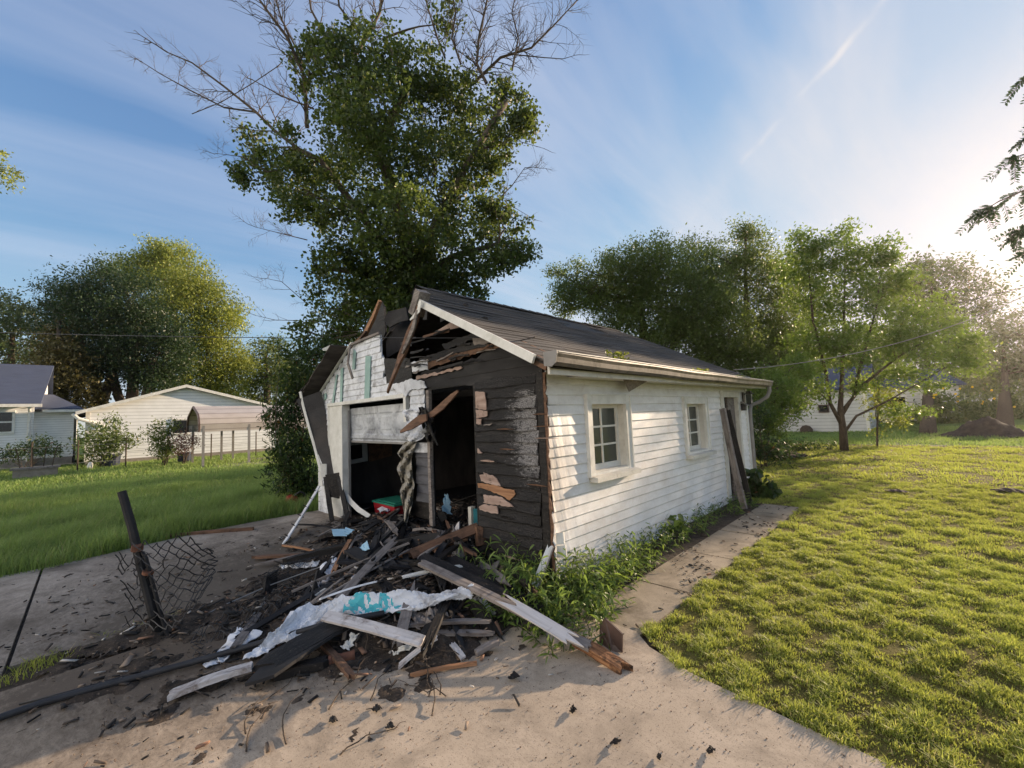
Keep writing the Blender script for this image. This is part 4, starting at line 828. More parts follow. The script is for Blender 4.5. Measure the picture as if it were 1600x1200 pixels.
def front(name, px, mat, y=-.02, th_=.012, st=.07, amp=.012, par=None, seed=1):
    q = [PY(a, b, y) for a, b in px]; r = random.Random(seed); pts = jag([(p[0], p[2]) for p in q], st, amp, r)
    return MB().poly([(p[0], y, p[1]) for p in pts], (0, th_, 0)).build(name, mat, par or GR)
# bare pink boards where the burnt paint flaked off
for i, (px, mt) in enumerate([
    ([(742, 612), (757, 613), (760, 640), (757, 641), (743, 638)], 'pink_wood'), ([(743, 640), (761, 642), (761, 650), (744, 654)], 'pink_wood'), ([(744, 655), (752, 654), (751, 663), (744, 662)], 'pink_wood'),
    ([(755, 738), (757, 745), (763, 746), (761, 740)], 'pink_wood'),
    ([(749, 742), (768, 742), (776, 748), (782, 760), (770, 757), (752, 752)], 'pink_wood'), ([(746, 755), (775, 758), (790, 764), (803, 766), (805, 772), (796, 782), (785, 775), (760, 765), (747, 762)], 'raw_wood'),
    ([(755, 773), (782, 776), (802, 792), (790, 791), (757, 785)], 'pink_wood'), ([(748, 792), (756, 788), (776, 791), (778, 803), (770, 802), (750, 797)], 'pink_wood'), ([(750, 664), (770, 661), (765, 665)], 'grey_wood'), ([(746, 700), (753, 708), (746, 708)], 'pink_wood')]):
    q = [(a, b) for a, b in px]; front('bare_patch', q, MT[mt], -.045+.0011*(i % 3), .012, .03, .006, None, 20+i)
# tar paper on the upper right of the gable wall
front('tar_paper', [(648, 596), (660, 580), (690, 575), (745, 560), (760, 545), (800, 540), (838, 560), (842, 590), (842, 648), (800, 648), (752, 650), (744, 640), (742, 602), (672, 604), (655, 606)], MT['tar'], -.006, .01, .10, .014, None, 3)
m = MB()
for i, (x0, x1, z_) in enumerate([(-2.1, -.12, 2.30), (-1.9, -.1, 2.44), (-1.55, -.1, 2.17)]): m.bar((x0, -.010, z_), (x1, -.010, z_+.012), .006, .010, up=(0, 0, 1))
m.build('paper_seam', MT['char'], GR)
# charred boards remaining in the gable, above the paper
for i, (px, mt) in enumerate([([(648, 572), (700, 556), (770, 536), (800, 530), (806, 538), (760, 548), (700, 566), (650, 582)], 'brown_wood'), ([(655, 560), (720, 540), (775, 522), (782, 530), (720, 550), (655, 570)], 'char'), ([(690, 538), (760, 512), (765, 520), (695, 546)], 'char'),
    ([(640, 566), (668, 562), (668, 578), (640, 582)], 'sooty_white'), ([(738, 528), (770, 526), (772, 534), (742, 544)], 'grey_wood'), ([(774, 527), (792, 530), (795, 536), (776, 536)], 'pink_wood'), ([(650, 588), (690, 580), (720, 572), (722, 575), (690, 584), (650, 594)], 'pink_wood'),
    ([(600, 560), (640, 560), (645, 600), (604, 600)], 'char'), ([(625, 598), (640, 592), (662, 596), (666, 606), (640, 610), (634, 620), (604, 600)], 'sooty_white')]):
    front('gable_board', px, MT[mt], -.016-.0023*i, .014, .05, .012, None, 40+i)
r_ = random.Random(71)
for i in range(26):      # splintered lath and torn board ends in the gable
    x = r_.uniform(-2.6, -.75); z_ = min(2.30+(x+2.6)*-.02+r_.uniform(.0, .52), roofz(x)-.28); L_ = r_.uniform(.12, .6); y = -.045+r_.uniform(-.03, .03)
    ribbon_pts = [(x-L_/2, y, z_-r_.uniform(-.02, .03)), (x, y-.012, z_), (x+L_/2, y-r_.uniform(0, .03), z_+r_.uniform(-.04, .05))]
    mm_ = MB(); w_ = r_.uniform(.012, .04); mm_.poly([(p[0], p[1], p[2]+w_/2*(1 if j != 2 else .3)) for j, p in enumerate(ribbon_pts)]+[(p[0]+r_.uniform(-.02, .02), p[1], p[2]-w_/2) for p in ribbon_pts[::-1]], (0, .01, 0))
    mm_.build('splinter', MT[r_.choice(['char', 'char', 'brown_wood', 'char', 'grey_wood', 'char', 'soot'])], GR)
for i in range(16):      # peeled slivers on the charred boards
    x = r_.uniform(-1.05, -.15); z_ = r_.uniform(.15, 1.75); L_ = r_.uniform(.08, .32); w_ = r_.uniform(.004, .014); y = -.034-r_.uniform(0, .01)
    MB().poly([(x, y, z_), (x+L_*.5, y-.01, z_+w_), (x+L_, y-.002, z_-w_*.5), (x+L_*.6, y-.004, z_-w_), (x+L_*.1, y, z_-w_*.8)], (0, .006, 0)).build('splinter', MT[r_.choice(['grey_wood', 'brown_wood', 'pink_wood', 'char'])], GR)
# header board over the small door and wall strip between the openings
m = MB(); m.box(-2.05, -1.08, .0, .05, 2.06, 2.14); m.box(-2.64, -2.04, .03, .07, .35, 2.1); m.build('header', MT['char'], GR)
m = MB(); k = 0
for z_ in np.arange(1.66, 2.02, .118): course(m, -2.50, -2.12, z_, .118, .022, 0, .02, .02, .003, k); k += 1
m.build('sooty_siding', MT['sooty_white'], GR); m = MB(); course(m, -2.44, -2.07, 1.24, .125, .024, 0, .01, .01, .003, 9); m.build('sooty_siding', MT['sooty_white'], GR)
m = MB()
for z_ in np.arange(.58, 1.2, .118): course(m, -2.40, -2.06, z_, .118, .02, .01, .03, .0, .004, k); k += 1
m.build('scorched_siding', surf('scorched', ((.3, (.05, .052, .06)), (.7, (.12, .12, .135))), 5, (.5, 1, 3), .7, .3, .006), GR)
m = MB(); m.bar((-2.03, .0, .05), (-2.04, .0, 2.06), .06, .05, up=(0, 1, 0)); m.bar((-1.98, -.02, .0), (-2.0, -.03, 1.2), .045, .04, up=(0, 1, 0)); m.build('door_post', MT['grey_wood'], GR)
m = MB(); m.bar((-1.10, .03, .0), (-1.10, .03, 2.06), .04, .06, up=(0, 1, 0)); m.build('door_jamb', MT['char'], GR)
# left wing: white panel, jambs
UL = [(-5.80, 2.14), (-5.76, 2.24), (-4.30, 3.0), (-3.33, 3.03), (-3.31, 2.72), (-3.22, 2.60), (-3.20, 2.46), (-3.28, 2.36), (-3.00, 2.34), (-2.55, 2.28), (-2.50, 2.10), (-2.60, 2.04), (-5.40, 2.02), (-5.5, 2.04)]
# siding courses clipped to that outline
def clip_courses(outline, zs, e, proud, name, mat, jit=.0):
    m = MB()
    for kk, z_ in enumerate(zs):
        zc = z_+e*.5; xs = []
        n = len(outline)
        for i in range(n):
            (xa, za), (xb, zb) = outline[i], outline[(i+1) % n]
            if (za-zc)*(zb-zc) < 0: xs.append(xa+(xb-xa)*(zc-za)/(zb-za))
        xs.sort()
        for a, b in zip(xs[::2], xs[1::2]):
            if b-a > .06: course(m, a, b+rd.uniform(-jit, jit), z_, e, proud, 0, 0, 0, .0015, kk)
    return m.build(name, mat, GR)
clip_courses(UL, np.arange(2.03, 3.0, .1035), .1035, .018, 'gable_siding', MT['sooty_white'], .02)
m = MB(); m.poly([(a, .004, b) for a, b in UL], (0, .02, 0)); m.build('gable_backing', MT['sooty_white'], GR)
m = MB(); m.bar((-5.80, -.03, 2.235), (-4.28, -.03, 3.045), .03, .045, up=(0, 1, 0)); m.build('rake_trim', MT['beige_trim'], GR)
m = MB(); m.bar((-4.32, -.02, 3.02), (-3.30, -.02, 3.05), .05, .035, up=(0, 0, 1)); m.build('broken_trim', MT['grey_wood'], GR)
def teal(px, y=-.034):
    q = [PY(a, b, y) for a, b in px]; MB().poly([tuple(p) for p in q], (0, .008, 0)).build('teal_strip', MT['teal'], GR)
for px in ([(571, 556), (579, 556), (577, 623), (569, 625)], [(552, 546), (556, 550), (554, 577), (550, 577)], [(532, 576), (536, 574), (534, 628), (531, 629)], [(525, 586), (527, 585), (521, 630), (518, 631)], [(506, 616), (509, 614), (510, 622), (506, 626)]): teal(px)
m = MB(); m.bar((-4.27, -.07, 3.0), (-4.15, -.16, 2.66), .055, .02, up=(0, 1, 0)); m.bar((-4.15, -.16, 2.66), (-4.02, -.14, 2.40), .05, .02, up=(0, 1, 0)); m.build('hanging_trim', MT['grey_wood'], GR)
m = MB(); m.box(-5.36, -4.80, -.012, .01, .02, 2.0); m.box(-4.80, -4.74, -.02, .12, .02, 2.0); m.box(-5.38, -5.33, -.02, .0, .02, 2.02); m.build('door_casing', MT['white_trim'], GR)
m = MB(); m.box(-5.36, -2.62, -.035, .10, 2.0, 2.055); m.box(-2.64, -2.575, -.03, .05, 1.65, 2.02); m.build('door_header', MT['white_trim'], GR)
m = MB(); k = 0
for z_ in np.arange(.0, 2.1, .1035): course(m, -5.82, -5.38, z_, .1035, .018, 0, 0, 0, .002, k); k += 1
m.build('side_strip_siding', MT['sooty_white'], GR)
# overhead garage door: top section still hanging, raised panels
def ogdoor():
    x0, x1, z0_, z1_ = -4.74, -2.66, 1.36, 1.93; Y0 = .13; nx, nz = 64, 22; vs = []
    for j in range(nz+1):
        for i in range(nx+1):
            a = i/nx; b = j/nz; x = x0+(x1-x0)*a; zz_ = z0_+(z1_-z0_)*b-.02*a*(1-b)
            y = Y0+.012*math.sin(a*5+b*3)+.006*math.sin(a*17+b*7)
            p = (a*4) % 1; inn = .12 < p < .88 and .22 < b < .80; rim = inn and (p < .2 or p > .8 or b < .32 or b > .70)
            y += .014 if rim else (.004 if inn else 0)
            if b < .05: y += .02
            vs.append((x, y, zz_))
    m = MB(); m.add(vs, [(j*(nx+1)+i, j*(nx+1)+i+1, (j+1)*(nx+1)+i+1, (j+1)*(nx+1)+i) for j in range(nz) for i in range(nx)])
    return m.build('garage_door', surf('sooty_door', ((.3, (.30, .32, .35)), (.55, (.50, .52, .55)), (.8, (.66, .68, .70))), 2.2, (1, 1, 1.5), .5, .1, .004, dirt=(.10, .10, .12), dscale=2.6, dstops=((.48, (0, 0, 0)), (.66, (.8, .8, .8)))), GR)
gd = ogdoor()
m = MB(); m.bar((-4.74, .15, 1.345), (-2.75, .15, 1.335), .03, .03); m.build('bottom_rail', MT['grey_metal'], gd)
m = MB(); m.bar((-4.715, .10, .02), (-4.715, .10, 1.9), .02, .035, up=(0, 1, 0)); m.build('track', MT['grey_metal'], gd)
# blistered white cladding hanging between the openings
def hang(name, px, y, mat, amp=.03, seed=1, n=26, cols=7):
    """a draped strip: px = list of (left, right, y) rows"""
    r = random.Random(seed); vs = []; rows = np.linspace(0, len(px)-1, n)
    for t in rows:
        i = min(int(t), len(px)-2); f = t-i; l = px[i][0]*(1-f)+px[i+1][0]*f; rr = px[i][1]*(1-f)+px[i+1][1]*f; yy = px[i][2]*(1-f)+px[i+1][2]*f
        for c in range(cols):
            a = c/(cols-1); dpt = y-amp*math.sin(a*9+t*2.3+seed)-amp*.7*math.sin(a*4-t*4)-amp*.4*r.uniform(-1, 1); p = PY(l+(rr-l)*a, yy, dpt); vs.append(tuple(p))
    m = MB(); m.add(vs, [(j*cols+i, j*cols+i+1, (j+1)*cols+i+1, (j+1)*cols+i) for j in range(n-1) for i in range(cols-1)])
    o = m.build(name, mat, GR, False); sd_ = o.modifiers.new('thick', 'SOLIDIFY'); sd_.thickness = .006; return o
hang('draped_cladding', [(633, 652, 690), (627, 648, 700), (621, 645, 708), (627, 643, 718), (620, 644, 732), (625, 645, 745), (629, 648, 758), (625, 646, 768), (628, 645, 785), (632, 640, 802), (631, 634, 828)], -.06, surf('streaked_cladding', ((.3, (.10, .09, .07)), (.5, (.26, .24, .20)), (.7, (.52, .50, .44))), 11, (3, 1, .35), .6, .4, .01), .045, 3, 40, 11)
hang('torn_cladding', [(632, 655, 640), (628, 657, 645), (636, 660, 655), (634, 668, 664), (632, 670, 675), (634, 660, 686), (640, 650, 690)], -.08, MT['sooty_white'], .03, 5, 26, 9)
hang('melted_cladding', [(654, 660, 636), (655, 672, 645), (656, 678, 655), (660, 682, 668), (664, 680, 680), (668, 678, 690)], -.12, MT['char'], .05, 8, 26, 9)
# the broken fascia hanging from the ridge end
def ribbon(name, pts, ws, th_, wd, mat, par=GR, tw=0):
    vs = []; wd = np.array(wd, float); n = len(pts)
    for i, p in enumerate(pts):
        p = np.array(p, float); d = np.array(pts[min(i+1, n-1)], float)-np.array(pts[max(i-1, 0)], float); d /= np.linalg.norm(d)
        w = wd-d*(wd@d); w /= np.linalg.norm(w); t = np.cross(d, w); a = tw*i/n; w, t = w*math.cos(a)+t*math.sin(a), t*math.cos(a)-w*math.sin(a); hw = ws[i]/2 if hasattr(ws, '__len__') else ws/2
        vs += [p-w*hw-t*th_/2, p+w*hw-t*th_/2, p+w*hw+t*th_/2, p-w*hw+t*th_/2]
    fs = [(i*4+k, i*4+(k+1) % 4, i*4+4+(k+1) % 4, i*4+4+k) for i in range(n-1) for k in range(4)]+[(3, 2, 1, 0), (n*4-4, n*4-3, n*4-2, n*4-1)]
    return MB().add(vs, fs).build(name, mat, par)
Q = lambda l, y: [tuple(PY(a, b, y)) for a, b in l]
ribbon('broken_fascia', Q([(655, 478), (650, 500), (640, 522), (632, 545), (625, 560), (619, 578), (612, 595), (606, 612)], -.36), [.07, .10, .16, .19, .16, .12, .11, .09], .03, (1, 0, .1), MT['brown_wood'], GR, .5)
ribbon('broken_fascia', Q([(652, 484), (646, 512), (636, 536), (629, 552)], -.40), [.04, .07, .06, .03], .02, (1, 0, .2), MT['grey_wood'], GR)
ribbon('broken_fascia', Q([(657, 470), (654, 485), (646, 495), (641, 500)], -.40), [.05, .07, .04, .02], .01, (1, 0, .2), MT['white_trim'], GR)
ribbon('torn_board', Q([(716, 611), (706, 620), (692, 634), (676, 647), (664, 652)], -.16), [.03, .07, .10, .09, .05], .02, (.3, 0, 1), MT['brown_wood'], GR, .4)
ribbon('torn_board', Q([(667, 652), (656, 656), (644, 664), (626, 675)], -.26), [.08, .12, .11, .03], .02, (.2, 0, 1), MT['brown_wood'], GR, .3)
ribbon('torn_board', Q([(664, 640), (668, 660), (676, 680), (684, 696)], -.20), [.05, .08, .07, .02], .015, (1, 0, .1), MT['char'], GR, .8)
m = MB(); m.bar(PY(650, 492, -.30), PY(661, 455, -.30), .12, .16, up=(0, 1, 0)); m.build('ridge_stub', MT['grey_wood'], GR)
# charred rafters seen in the hole
m = MB()
for y in (.35, .95, 1.55, 2.15, 2.75): m.bar((.0, y, roofz(.0)-.12), (-2.9, y, roofz(-2.9)-.12), .04, .13, up=(.455, 0, .89))
for y in (2.75, 3.35): m.bar((-5.8, y, roofzl(-5.8)-.08), (-3.0, y, roofzl(-3.0)-.08), .04, .12, up=(-.455, 0, .89))
for y in (.5, 1.6, 2.8): m.bar((-5.7, y, 2.12), (-.1, y, 2.12), .04, .12, up=(0, 0, 1))
m.bar((-2.95, .7, 3.66), (-2.95, 6.2, 3.66), .04, .16, up=(0, 0, 1)); m.build('rafter', MT['char'], GR)
def sheet3(name, pts, th_, mat, par=GR): return MB().poly(pts, th_).build(name, mat, par)
sheet3('roof_scrap', [tuple(PY(a, b, .35)) for a, b in [(600, 500), (606, 487), (634, 480), (638, 500), (622, 504), (608, 512)]], (0, .03, 0), MT['tar'])
sheet3('roof_scrap', [tuple(PY(a, b, .55)) for a, b in [(608, 512), (640, 498), (646, 524), (628, 545), (604, 560), (603, 530)]], (0, .03, 0), MT['soot'])
sheet3('roof_scrap', [tuple(PY(a, b, .5)) for a, b in [(560, 540), (570, 510), (594, 470), (600, 480), (602, 520), (598, 530), (575, 537)]], (0, .04, 0), MT['char'])
ribbon('burnt_rafter_end', [tuple(PY(a, b, .2)) for a, b in [(557, 546), (572, 520), (584, 495), (594, 470)]], [.06, .09, .08, .05], .05, (1, 0, .3), MT['raw_wood'])
ribbon('burnt_rafter_end', [tuple(PY(a, b, .1)) for a, b in [(534, 562), (548, 543), (562, 530), (572, 518)]], [.03, .05, .05, .03], .04, (1, 0, .3), MT['brown_wood'])
m = MB(); m.bar(PY(682, 520, .3), PY(760, 498, .3), .05, .05); m.bar(PY(690, 500, .6), PY(730, 478, .6), .05, .08); m.bar(PY(666, 500, .2), PY(668, 475, .2), .10, .05, up=(0, 1, 0)); m.build('loose_brace', MT['char'], GR)
sheet3('bare_panel', [tuple(PY(a, b, .25)) for a, b in [(684, 516), (712, 499), (722, 505), (716, 512), (692, 517)]], (0, .02, 0), MT['pink_wood'])
# left eave torn down: hanging shingled strip with a white metal edge
PL = lambda l: [tuple(DP(a, b, d)) for a, b, d in l]
ribbon('hanging_roof_strip', PL([(482, 618, 8.0), (490, 640, 8.0), (499, 670, 7.95), (509, 700, 7.85), (518, 725, 7.75), (525, 748, 7.65)]), [.48, .42, .36, .32, .29, .28], .03, ROT@np.array([1, .1, 0]), MT['shingle'])
ribbon('metal_edge', PL([(469, 612, 8.0), (474, 635, 7.98), (482, 665, 7.92), (492, 700, 7.85), (501, 735, 7.75), (501, 760, 7.7)]), [.05, .05, .05, .05, .05, .08], .012, ROT@np.array([1, 0, .2]), MT['white_trim'])
ribbon('metal_edge', PL([(469, 612, 8.2), (486, 592, 8.15), (504, 565, 8.05), (514, 545, 8.0)]), .03, .012, ROT@np.array([1, 0, .2]), MT['black_metal'])
MB().poly(PL([(503, 545, 8.1), (518, 538, 8.1), (520, 542, 8.1), (511, 548, 8.1), (505, 548, 8.1)]), (.0, .03, .0)).build('torn_flashing', MT['white_trim'], GR)
MB().poly(PL([(501, 725, 7.62), (509, 725, 7.62), (509, 748, 7.62), (502, 748, 7.62)]), (0, .02, 0)).build('white_block', MT['white_trim'], GR)
# interior things that belong to the garage: the far window and a plywood shelf front
wq = lambda l, X: [tuple(PX(a, b, X)) for a, b in l]
MB().poly(wq([(538, 692), (573, 689), (574, 720), (539, 727)], -5.72), (.02, 0, 0)).build('inner_window_frame', MT['white_trim'], GR)
MB().poly(wq([(541, 697), (565, 694), (566, 715), (541, 720)], -5.69), (.01, 0, 0)).build('inner_window_pane', MT['dark_glass'], GR)
MB().poly(wq([(575, 692), (612, 694), (612, 712), (576, 722)], -5.70), (.02, 0, 0)).build('plywood_panel', MT['brown_wood'], GR)

# ================================================================== DEBRIS AND LOOSE THINGS
def plankmesh(L_, w, t, seed, rag=.05, bow=.01, split=False, n=14):
    r = random.Random(seed); m = MB(); vs = []
    cols = 5
    for j in range(cols):
        a = j/(cols-1)
        e0 = -L_/2+r.uniform(0, rag); e1 = L_/2-r.uniform(0, rag)
        for i in range(n+1):
            x = e0+(e1-e0)*i/n; z = bow*math.sin(math.pi*(x/L_+.5))+r.uniform(-1, 1)*t*.05; y = (a-.5)*w*(1-.1*(rag > .1)*(abs(x)/(L_/2))**4)+r.uniform(-1, 1)*w*.012
            vs.append((x, y, z+t/2)); vs.append((x, y, z-t/2))
    def I(j, i, k): return (j*(n+1)+i)*2+k
    fs = []
    for j in range(cols-1):
        for i in range(n): fs += [(I(j, i, 0), I(j, i+1, 0), I(j+1, i+1, 0), I(j+1, i, 0)), (I(j, i, 1), I(j+1, i, 1), I(j+1, i+1, 1), I(j, i+1, 1))]
        fs += [(I(j, 0, 0), I(j+1, 0, 0), I(j+1, 0, 1), I(j, 0, 1)), (I(j, n, 0), I(j, n, 1), I(j+1, n, 1), I(j+1, n, 0))]
    for i in range(n): fs += [(I(0, i, 0), I(0, i, 1), I(0, i+1, 1), I(0, i+1, 0)), (I(cols-1, i, 0), I(cols-1, i+1, 0), I(cols-1, i+1, 1), I(cols-1, i, 1))]
    return m.add(vs, fs)
def frame_(p0, p1, roll, up=(0, 0, 1)):
    p0, p1 = np.array(p0, float), np.array(p1, float); d = p1-p0; L_ = np.linalg.norm(d); x = d/L_
    y = np.cross(up, x); y /= np.linalg.norm(y); z = np.cross(x, y); c, s = math.cos(roll), math.sin(roll); y, z = y*c+z*s, z*c-y*s; o = (p0+p1)/2
    return L_, Matrix([[x[0], y[0], z[0], o[0]], [x[1], y[1], z[1], o[1]], [x[2], y[2], z[2], o[2]], [0, 0, 0, 1]])
_ps = [100]
def plank(name, p0, p1, w, t, mat, label, cat='plank', roll=0.0, rag=.05, bow=.01, group=None, up=(0, 0, 1), parent=None):
    _ps[0] += 1; L_, Mx = frame_(p0, p1, roll, up); o = plankmesh(L_, w, t, _ps[0], rag, bow).build(name, MT[mat] if isinstance(mat, str) else mat)
    o.matrix_world = Mx
    if parent is not None: o.parent = parent; o.matrix_parent_inverse = parent.matrix_basis.inverted(); return o
    return tag(o, label, cat, group)
def GZ(x, y, z): return tuple(G(x, y, z))
# --- named large pieces: (name, pixel a + height, pixel b + height, width, thick, material, label, roll)
for a in [
    ('broken_board', (655, 878, .42), (925, 1012, .10), .08, .025, 'grey_wood', 'long weathered board running from the soot pile down to the weeds at right', .15, .04),
    ('white_board', (775, 930, .30), (920, 1016, .13), .095, .012, 'painted_wood', 'peeling white painted board lying on the longer board above the weeds', .3, .22),
    ('splintered_beam', (885, 992, .10), (984, 1052, .035), .085, .045, 'scorched_wood', 'splintered orange brown beam end lying on the sandy slab', .1, .09),
    ('brown_rafter', (640, 868, .26), (748, 824, .42), .11, .04, 'brown_wood', 'fresh brown rafter sloping up against the charred wall beside the small doorway', .9, .02),
    ('brown_rafter', (600, 880, .20), (735, 838, .34), .07, .04, 'raw_wood', 'second thinner orange rafter lying just below the fresh brown rafter', .7, .12),
    ('wood_block', (748, 822, .44), (752, 852, .24), .10, .09, 'brown_wood', 'short square brown wood block standing at the end of the rafter', 0, .0),
    ('grey_board', (507, 962, .24), (662, 1003, .15), .085, .02, 'painted_wood', 'smooth grey board lying across the front of the debris pile', .35, .01),
    ('thin_board', (686, 994, .16), (620, 1044, .05), .055, .015, 'painted_wood', 'thin pale grey board crossing below the end of the smooth grey board', .2, .03),
    ('painted_board', (262, 1088, .06), (396, 1040, .10), .095, .03, 'painted_wood', 'pinkish white flaking board lying left of the big charred panel', -.1, .02),
    ('burnt_sheet', (378, 1074, .07), (530, 975, .16), .26, .02, 'tar', 'big black charred panel lying flat in the foreground of the pile', -.1, .14),
    ('burnt_sheet', (400, 1050, .09), (540, 970, .18), .20, .03, 'char', 'second black charred board lying on the upper side of the big charred panel', .05, .10),
    ('black_board', (545, 858, .30), (662, 928, .20), .13, .03, 'tar', 'wide black board crossing the middle of the debris pile', .1, .05),
    ('black_board', (590, 910, .26), (676, 960, .14), .12, .03, 'char', 'charred board end under the wide black board', -.1, .10),
    ('black_board', (655, 790, .25), (560, 878, .26), .20, .03, 'tar', 'broad black felt covered board leaning out of the door between the two openings', .5, .04),
    ('charred_beam', (440, 880, .13), (560, 850, .26), .09, .07, 'char', 'thick charred beam at the left end of the pile near the blue foam', 0, .08),
    ('charred_beam', (655, 872, .40), (790, 935, .22), .11, .06, 'char', 'thick black beam lying along the upper part of the long weathered board', .3, .04),
    ('black_board', (700, 872, .30), (850, 958, .08), .13, .03, 'char', 'black board fallen flat along the foot of the charred wall', .2, .06),
    ('long_batten', (455, 925, .12), (640, 848, .38), .022, .018, 'grey_wood', 'long thin grey batten lying slantwise across the upper pile', 0, .02),
    ('brown_plank', (388, 872, .05), (480, 868, .07), .07, .03, 'brown_wood', 'reddish brown split plank sticking out left of the pile over the driveway', 0, .12),
    ('grey_plank', (396, 884, .05), (520, 858, .12), .06, .02, 'grey_wood', 'grey splintered plank lying under the reddish split plank', 0, .18),
    ('orange_splinter', (520, 895, .22), (548, 842, .28), .045, .02, 'raw_wood', 'orange splinter of wood standing out near the blue foam', 0, .08),
    ('orange_splinter', (440, 852, .04), (495, 862, .06), .03, .02, 'raw_wood', 'thin orange splinter at the foot of the leaning white siding strip', 0, .05),
    ('white_strip', (628, 902, .30), (722, 884, .30), .05, .012, 'white_trim', 'narrow white trim strip lying in the pile by the charred wall', 0, .02),
    ('painted_scrap', (630, 905, .24), (680, 893, .24), .10, .012, 'sooty_white', 'scorched small white panel beside the narrow white trim strip', -.2, .03),
    ('white_strip', (495, 938, .26), (590, 908, .32), .08, .012, 'sooty_white', 'bent white siding strip on top of the front of the pile', -.3, .04),
    ('cream_trim', (467, 950, .08), (510, 920, .14), .10, .05, 'beige_trim', 'hollow cream trim end poking out left of the crumpled white sheet', -.1, .05),
    ('metal_rail', (446, 962, .06), (690, 905, .20), .03, .02, 'brown_wood', 'rusty rail beneath the bent white siding strip', 0, .02),
    ('grey_plank', (620, 978, .12), (770, 970, .12), .05, .02, 'grey_wood', 'upper grey plank of the layered boards right of the crumpled sheet', 0, .10),
    ('grey_plank', (640, 992, .07), (775, 990, .07), .06, .02, 'grey_wood', 'lowest grey plank of the layered boards right of the crumpled sheet', 0, .12),
    ('brown_stick', (640, 1056, .035), (748, 1036, .035), .025, .02, 'raw_wood', 'long brown stick lying on the sand below the pile', 0, .05),
    ('dark_plank', (742, 1022, .05), (782, 1002, .08), .05, .03, 'grey_wood', 'short dark plank end pointing at the weeds', 0, .03),
    ('white_stub', (705, 1005, .07), (726, 1032, .04), .04, .015, 'painted_wood', 'small upright white stub at the lower edge of the pile', .2, .03),
    ('driveway_board', (255, 838, .03), (398, 826, .04), .05, .05, 'brown_wood', 'old timber edging lying along the grass edge of the driveway', 0, .03)]:
    plank(a[0], GZ(*a[1]), GZ(*a[2]), a[3], a[4], a[5], a[6], 'board', a[7], a[8])
# --- leaning / standing things
e = empty('corner_post_strip', GZ(822, 950, .02), 'white corner trim strip leaning off the lower corner of the garage', 'trim strip')
plank('strip', GZ(822, 950, .03), PY(861, 852, -.05), .065, .02, 'white_trim', None, roll=.9, up=(0, 1, .1), parent=e)
plank('edge_flange', GZ(826, 951, .03), PY(865, 853, -.04), .05, .01, 'grey_wood', None, roll=-.6, up=(0, 1, .1), parent=e)
# brown bent flashing standing on edge
m = MB(); a_ = [GZ(938, 1008, .02), GZ(966, 1016, .02), tuple(DP(974, 985, 3.62)), tuple(DP(950, 962, 3.62)), tuple(DP(930, 1000, 3.66))]
def thick(pts, off): return MB().poly(pts, off)
fl_ = thick([GZ(955, 1018, .02), GZ(972, 1020, .03), tuple(G(968, 1022, .02)+np.array([.03, 0, .14])), tuple(G(955, 1018, .02)+np.array([-.05, .02, .20])), tuple(G(938, 1008, .02)+np.array([0, .01, .10]))], (.0, .012, 0)); fl_.poly([GZ(936, 1004, .02), GZ(955, 1018, .02), tuple(G(955, 1018, .02)+np.array([-.05, .02, .20])), tuple(G(936, 1004, .02)+np.array([-.02, .05, .10]))], (.01, .01, 0))
tag(fl_.build('bent_flashing', MT['brown_metal']), 'bent brown metal flashing standing in the weeds beside the splintered beam', 'flashing')
# white siding strip leaning at the left corner
e = empty('leaning_siding_strip', GZ(443, 850, .02), 'dirty white notched siding strip leaning against the left garage corner', 'siding strip')
plank('strip', GZ(443, 850, .03), DP(503, 752, 8.0), .11, .015, 'sooty_white', None, roll=.9, parent=e, up=(0, 1, .2))
pa, pb = np.array(GZ(443, 850, .03)), DP(503, 752, 8.0); m = MB(); dd = (pb-pa)/np.linalg.norm(pb-pa); sd2 = ROT@np.array([.86, -.5, 0])
for t in np.linspace(.1, .95, 7): c = pa+(pb-pa)*t-ROT@np.array([0, 0, -.02]); m.bar(c-sd2*.055, c+sd2*.055, .012, .012)
m.build('notch', MT['char'], e)
# white bent strip in the doorway
o = ribbon('curved_trim', PL([(533, 748, 7.5), (538, 768, 7.45), (548, 784, 7.35), (560, 796, 7.2), (577, 807, 7.0)]), [.04, .07, .08, .08, .07], .01, ROT@np.array([1, .6, 0]), MT['white_trim'], None)
tag(o, 'curved white trim strip arching down inside the left garage opening', 'trim strip')
for k, (pts, lb) in enumerate([([(509, 745, 7.55), (515, 790, 7.4), (522, 832, 7.1)], 'left charred leg of the burnt frame leaning below the hanging roof strip'), ([(530, 745, 7.5), (538, 785, 7.3), (547, 828, 7.05)], 'right charred leg of the burnt frame leaning below the hanging roof strip')]):
    o = ribbon('charred_beam', PL(pts), [.07, .075, .06], .05, ROT@np.array([1, 0, 0]), MT['char'], None); tag(o, lb, 'beam')
o = MB().poly(PL([(508, 742, 7.5), (531, 738, 7.5), (535, 770, 7.45), (529, 779, 7.45), (514, 776, 7.45)]), (0, .03, 0)).build('charred_scrap', MT['char']); tag(o, 'black charred scrap hung between the two charred legs', 'scrap')
# leaning dark planks at the side door
for k, (a, b, w, lb) in enumerate([((1129, 638, .12), (1163, 796, .32), .14, 'front dark plank leaning across the side doorway of the garage'), ((1137, 640, .07), (1172, 786, .25), .12, 'rear dark plank leaning behind the front one at the side doorway')]):
    plank('leaning_plank', PX(a[0], a[1], a[2]), G(b[0], b[1], .02), w*.72, .04, 'char' if k else MT['grey_wood'], lb, 'plank', 1.35, .02, .02)
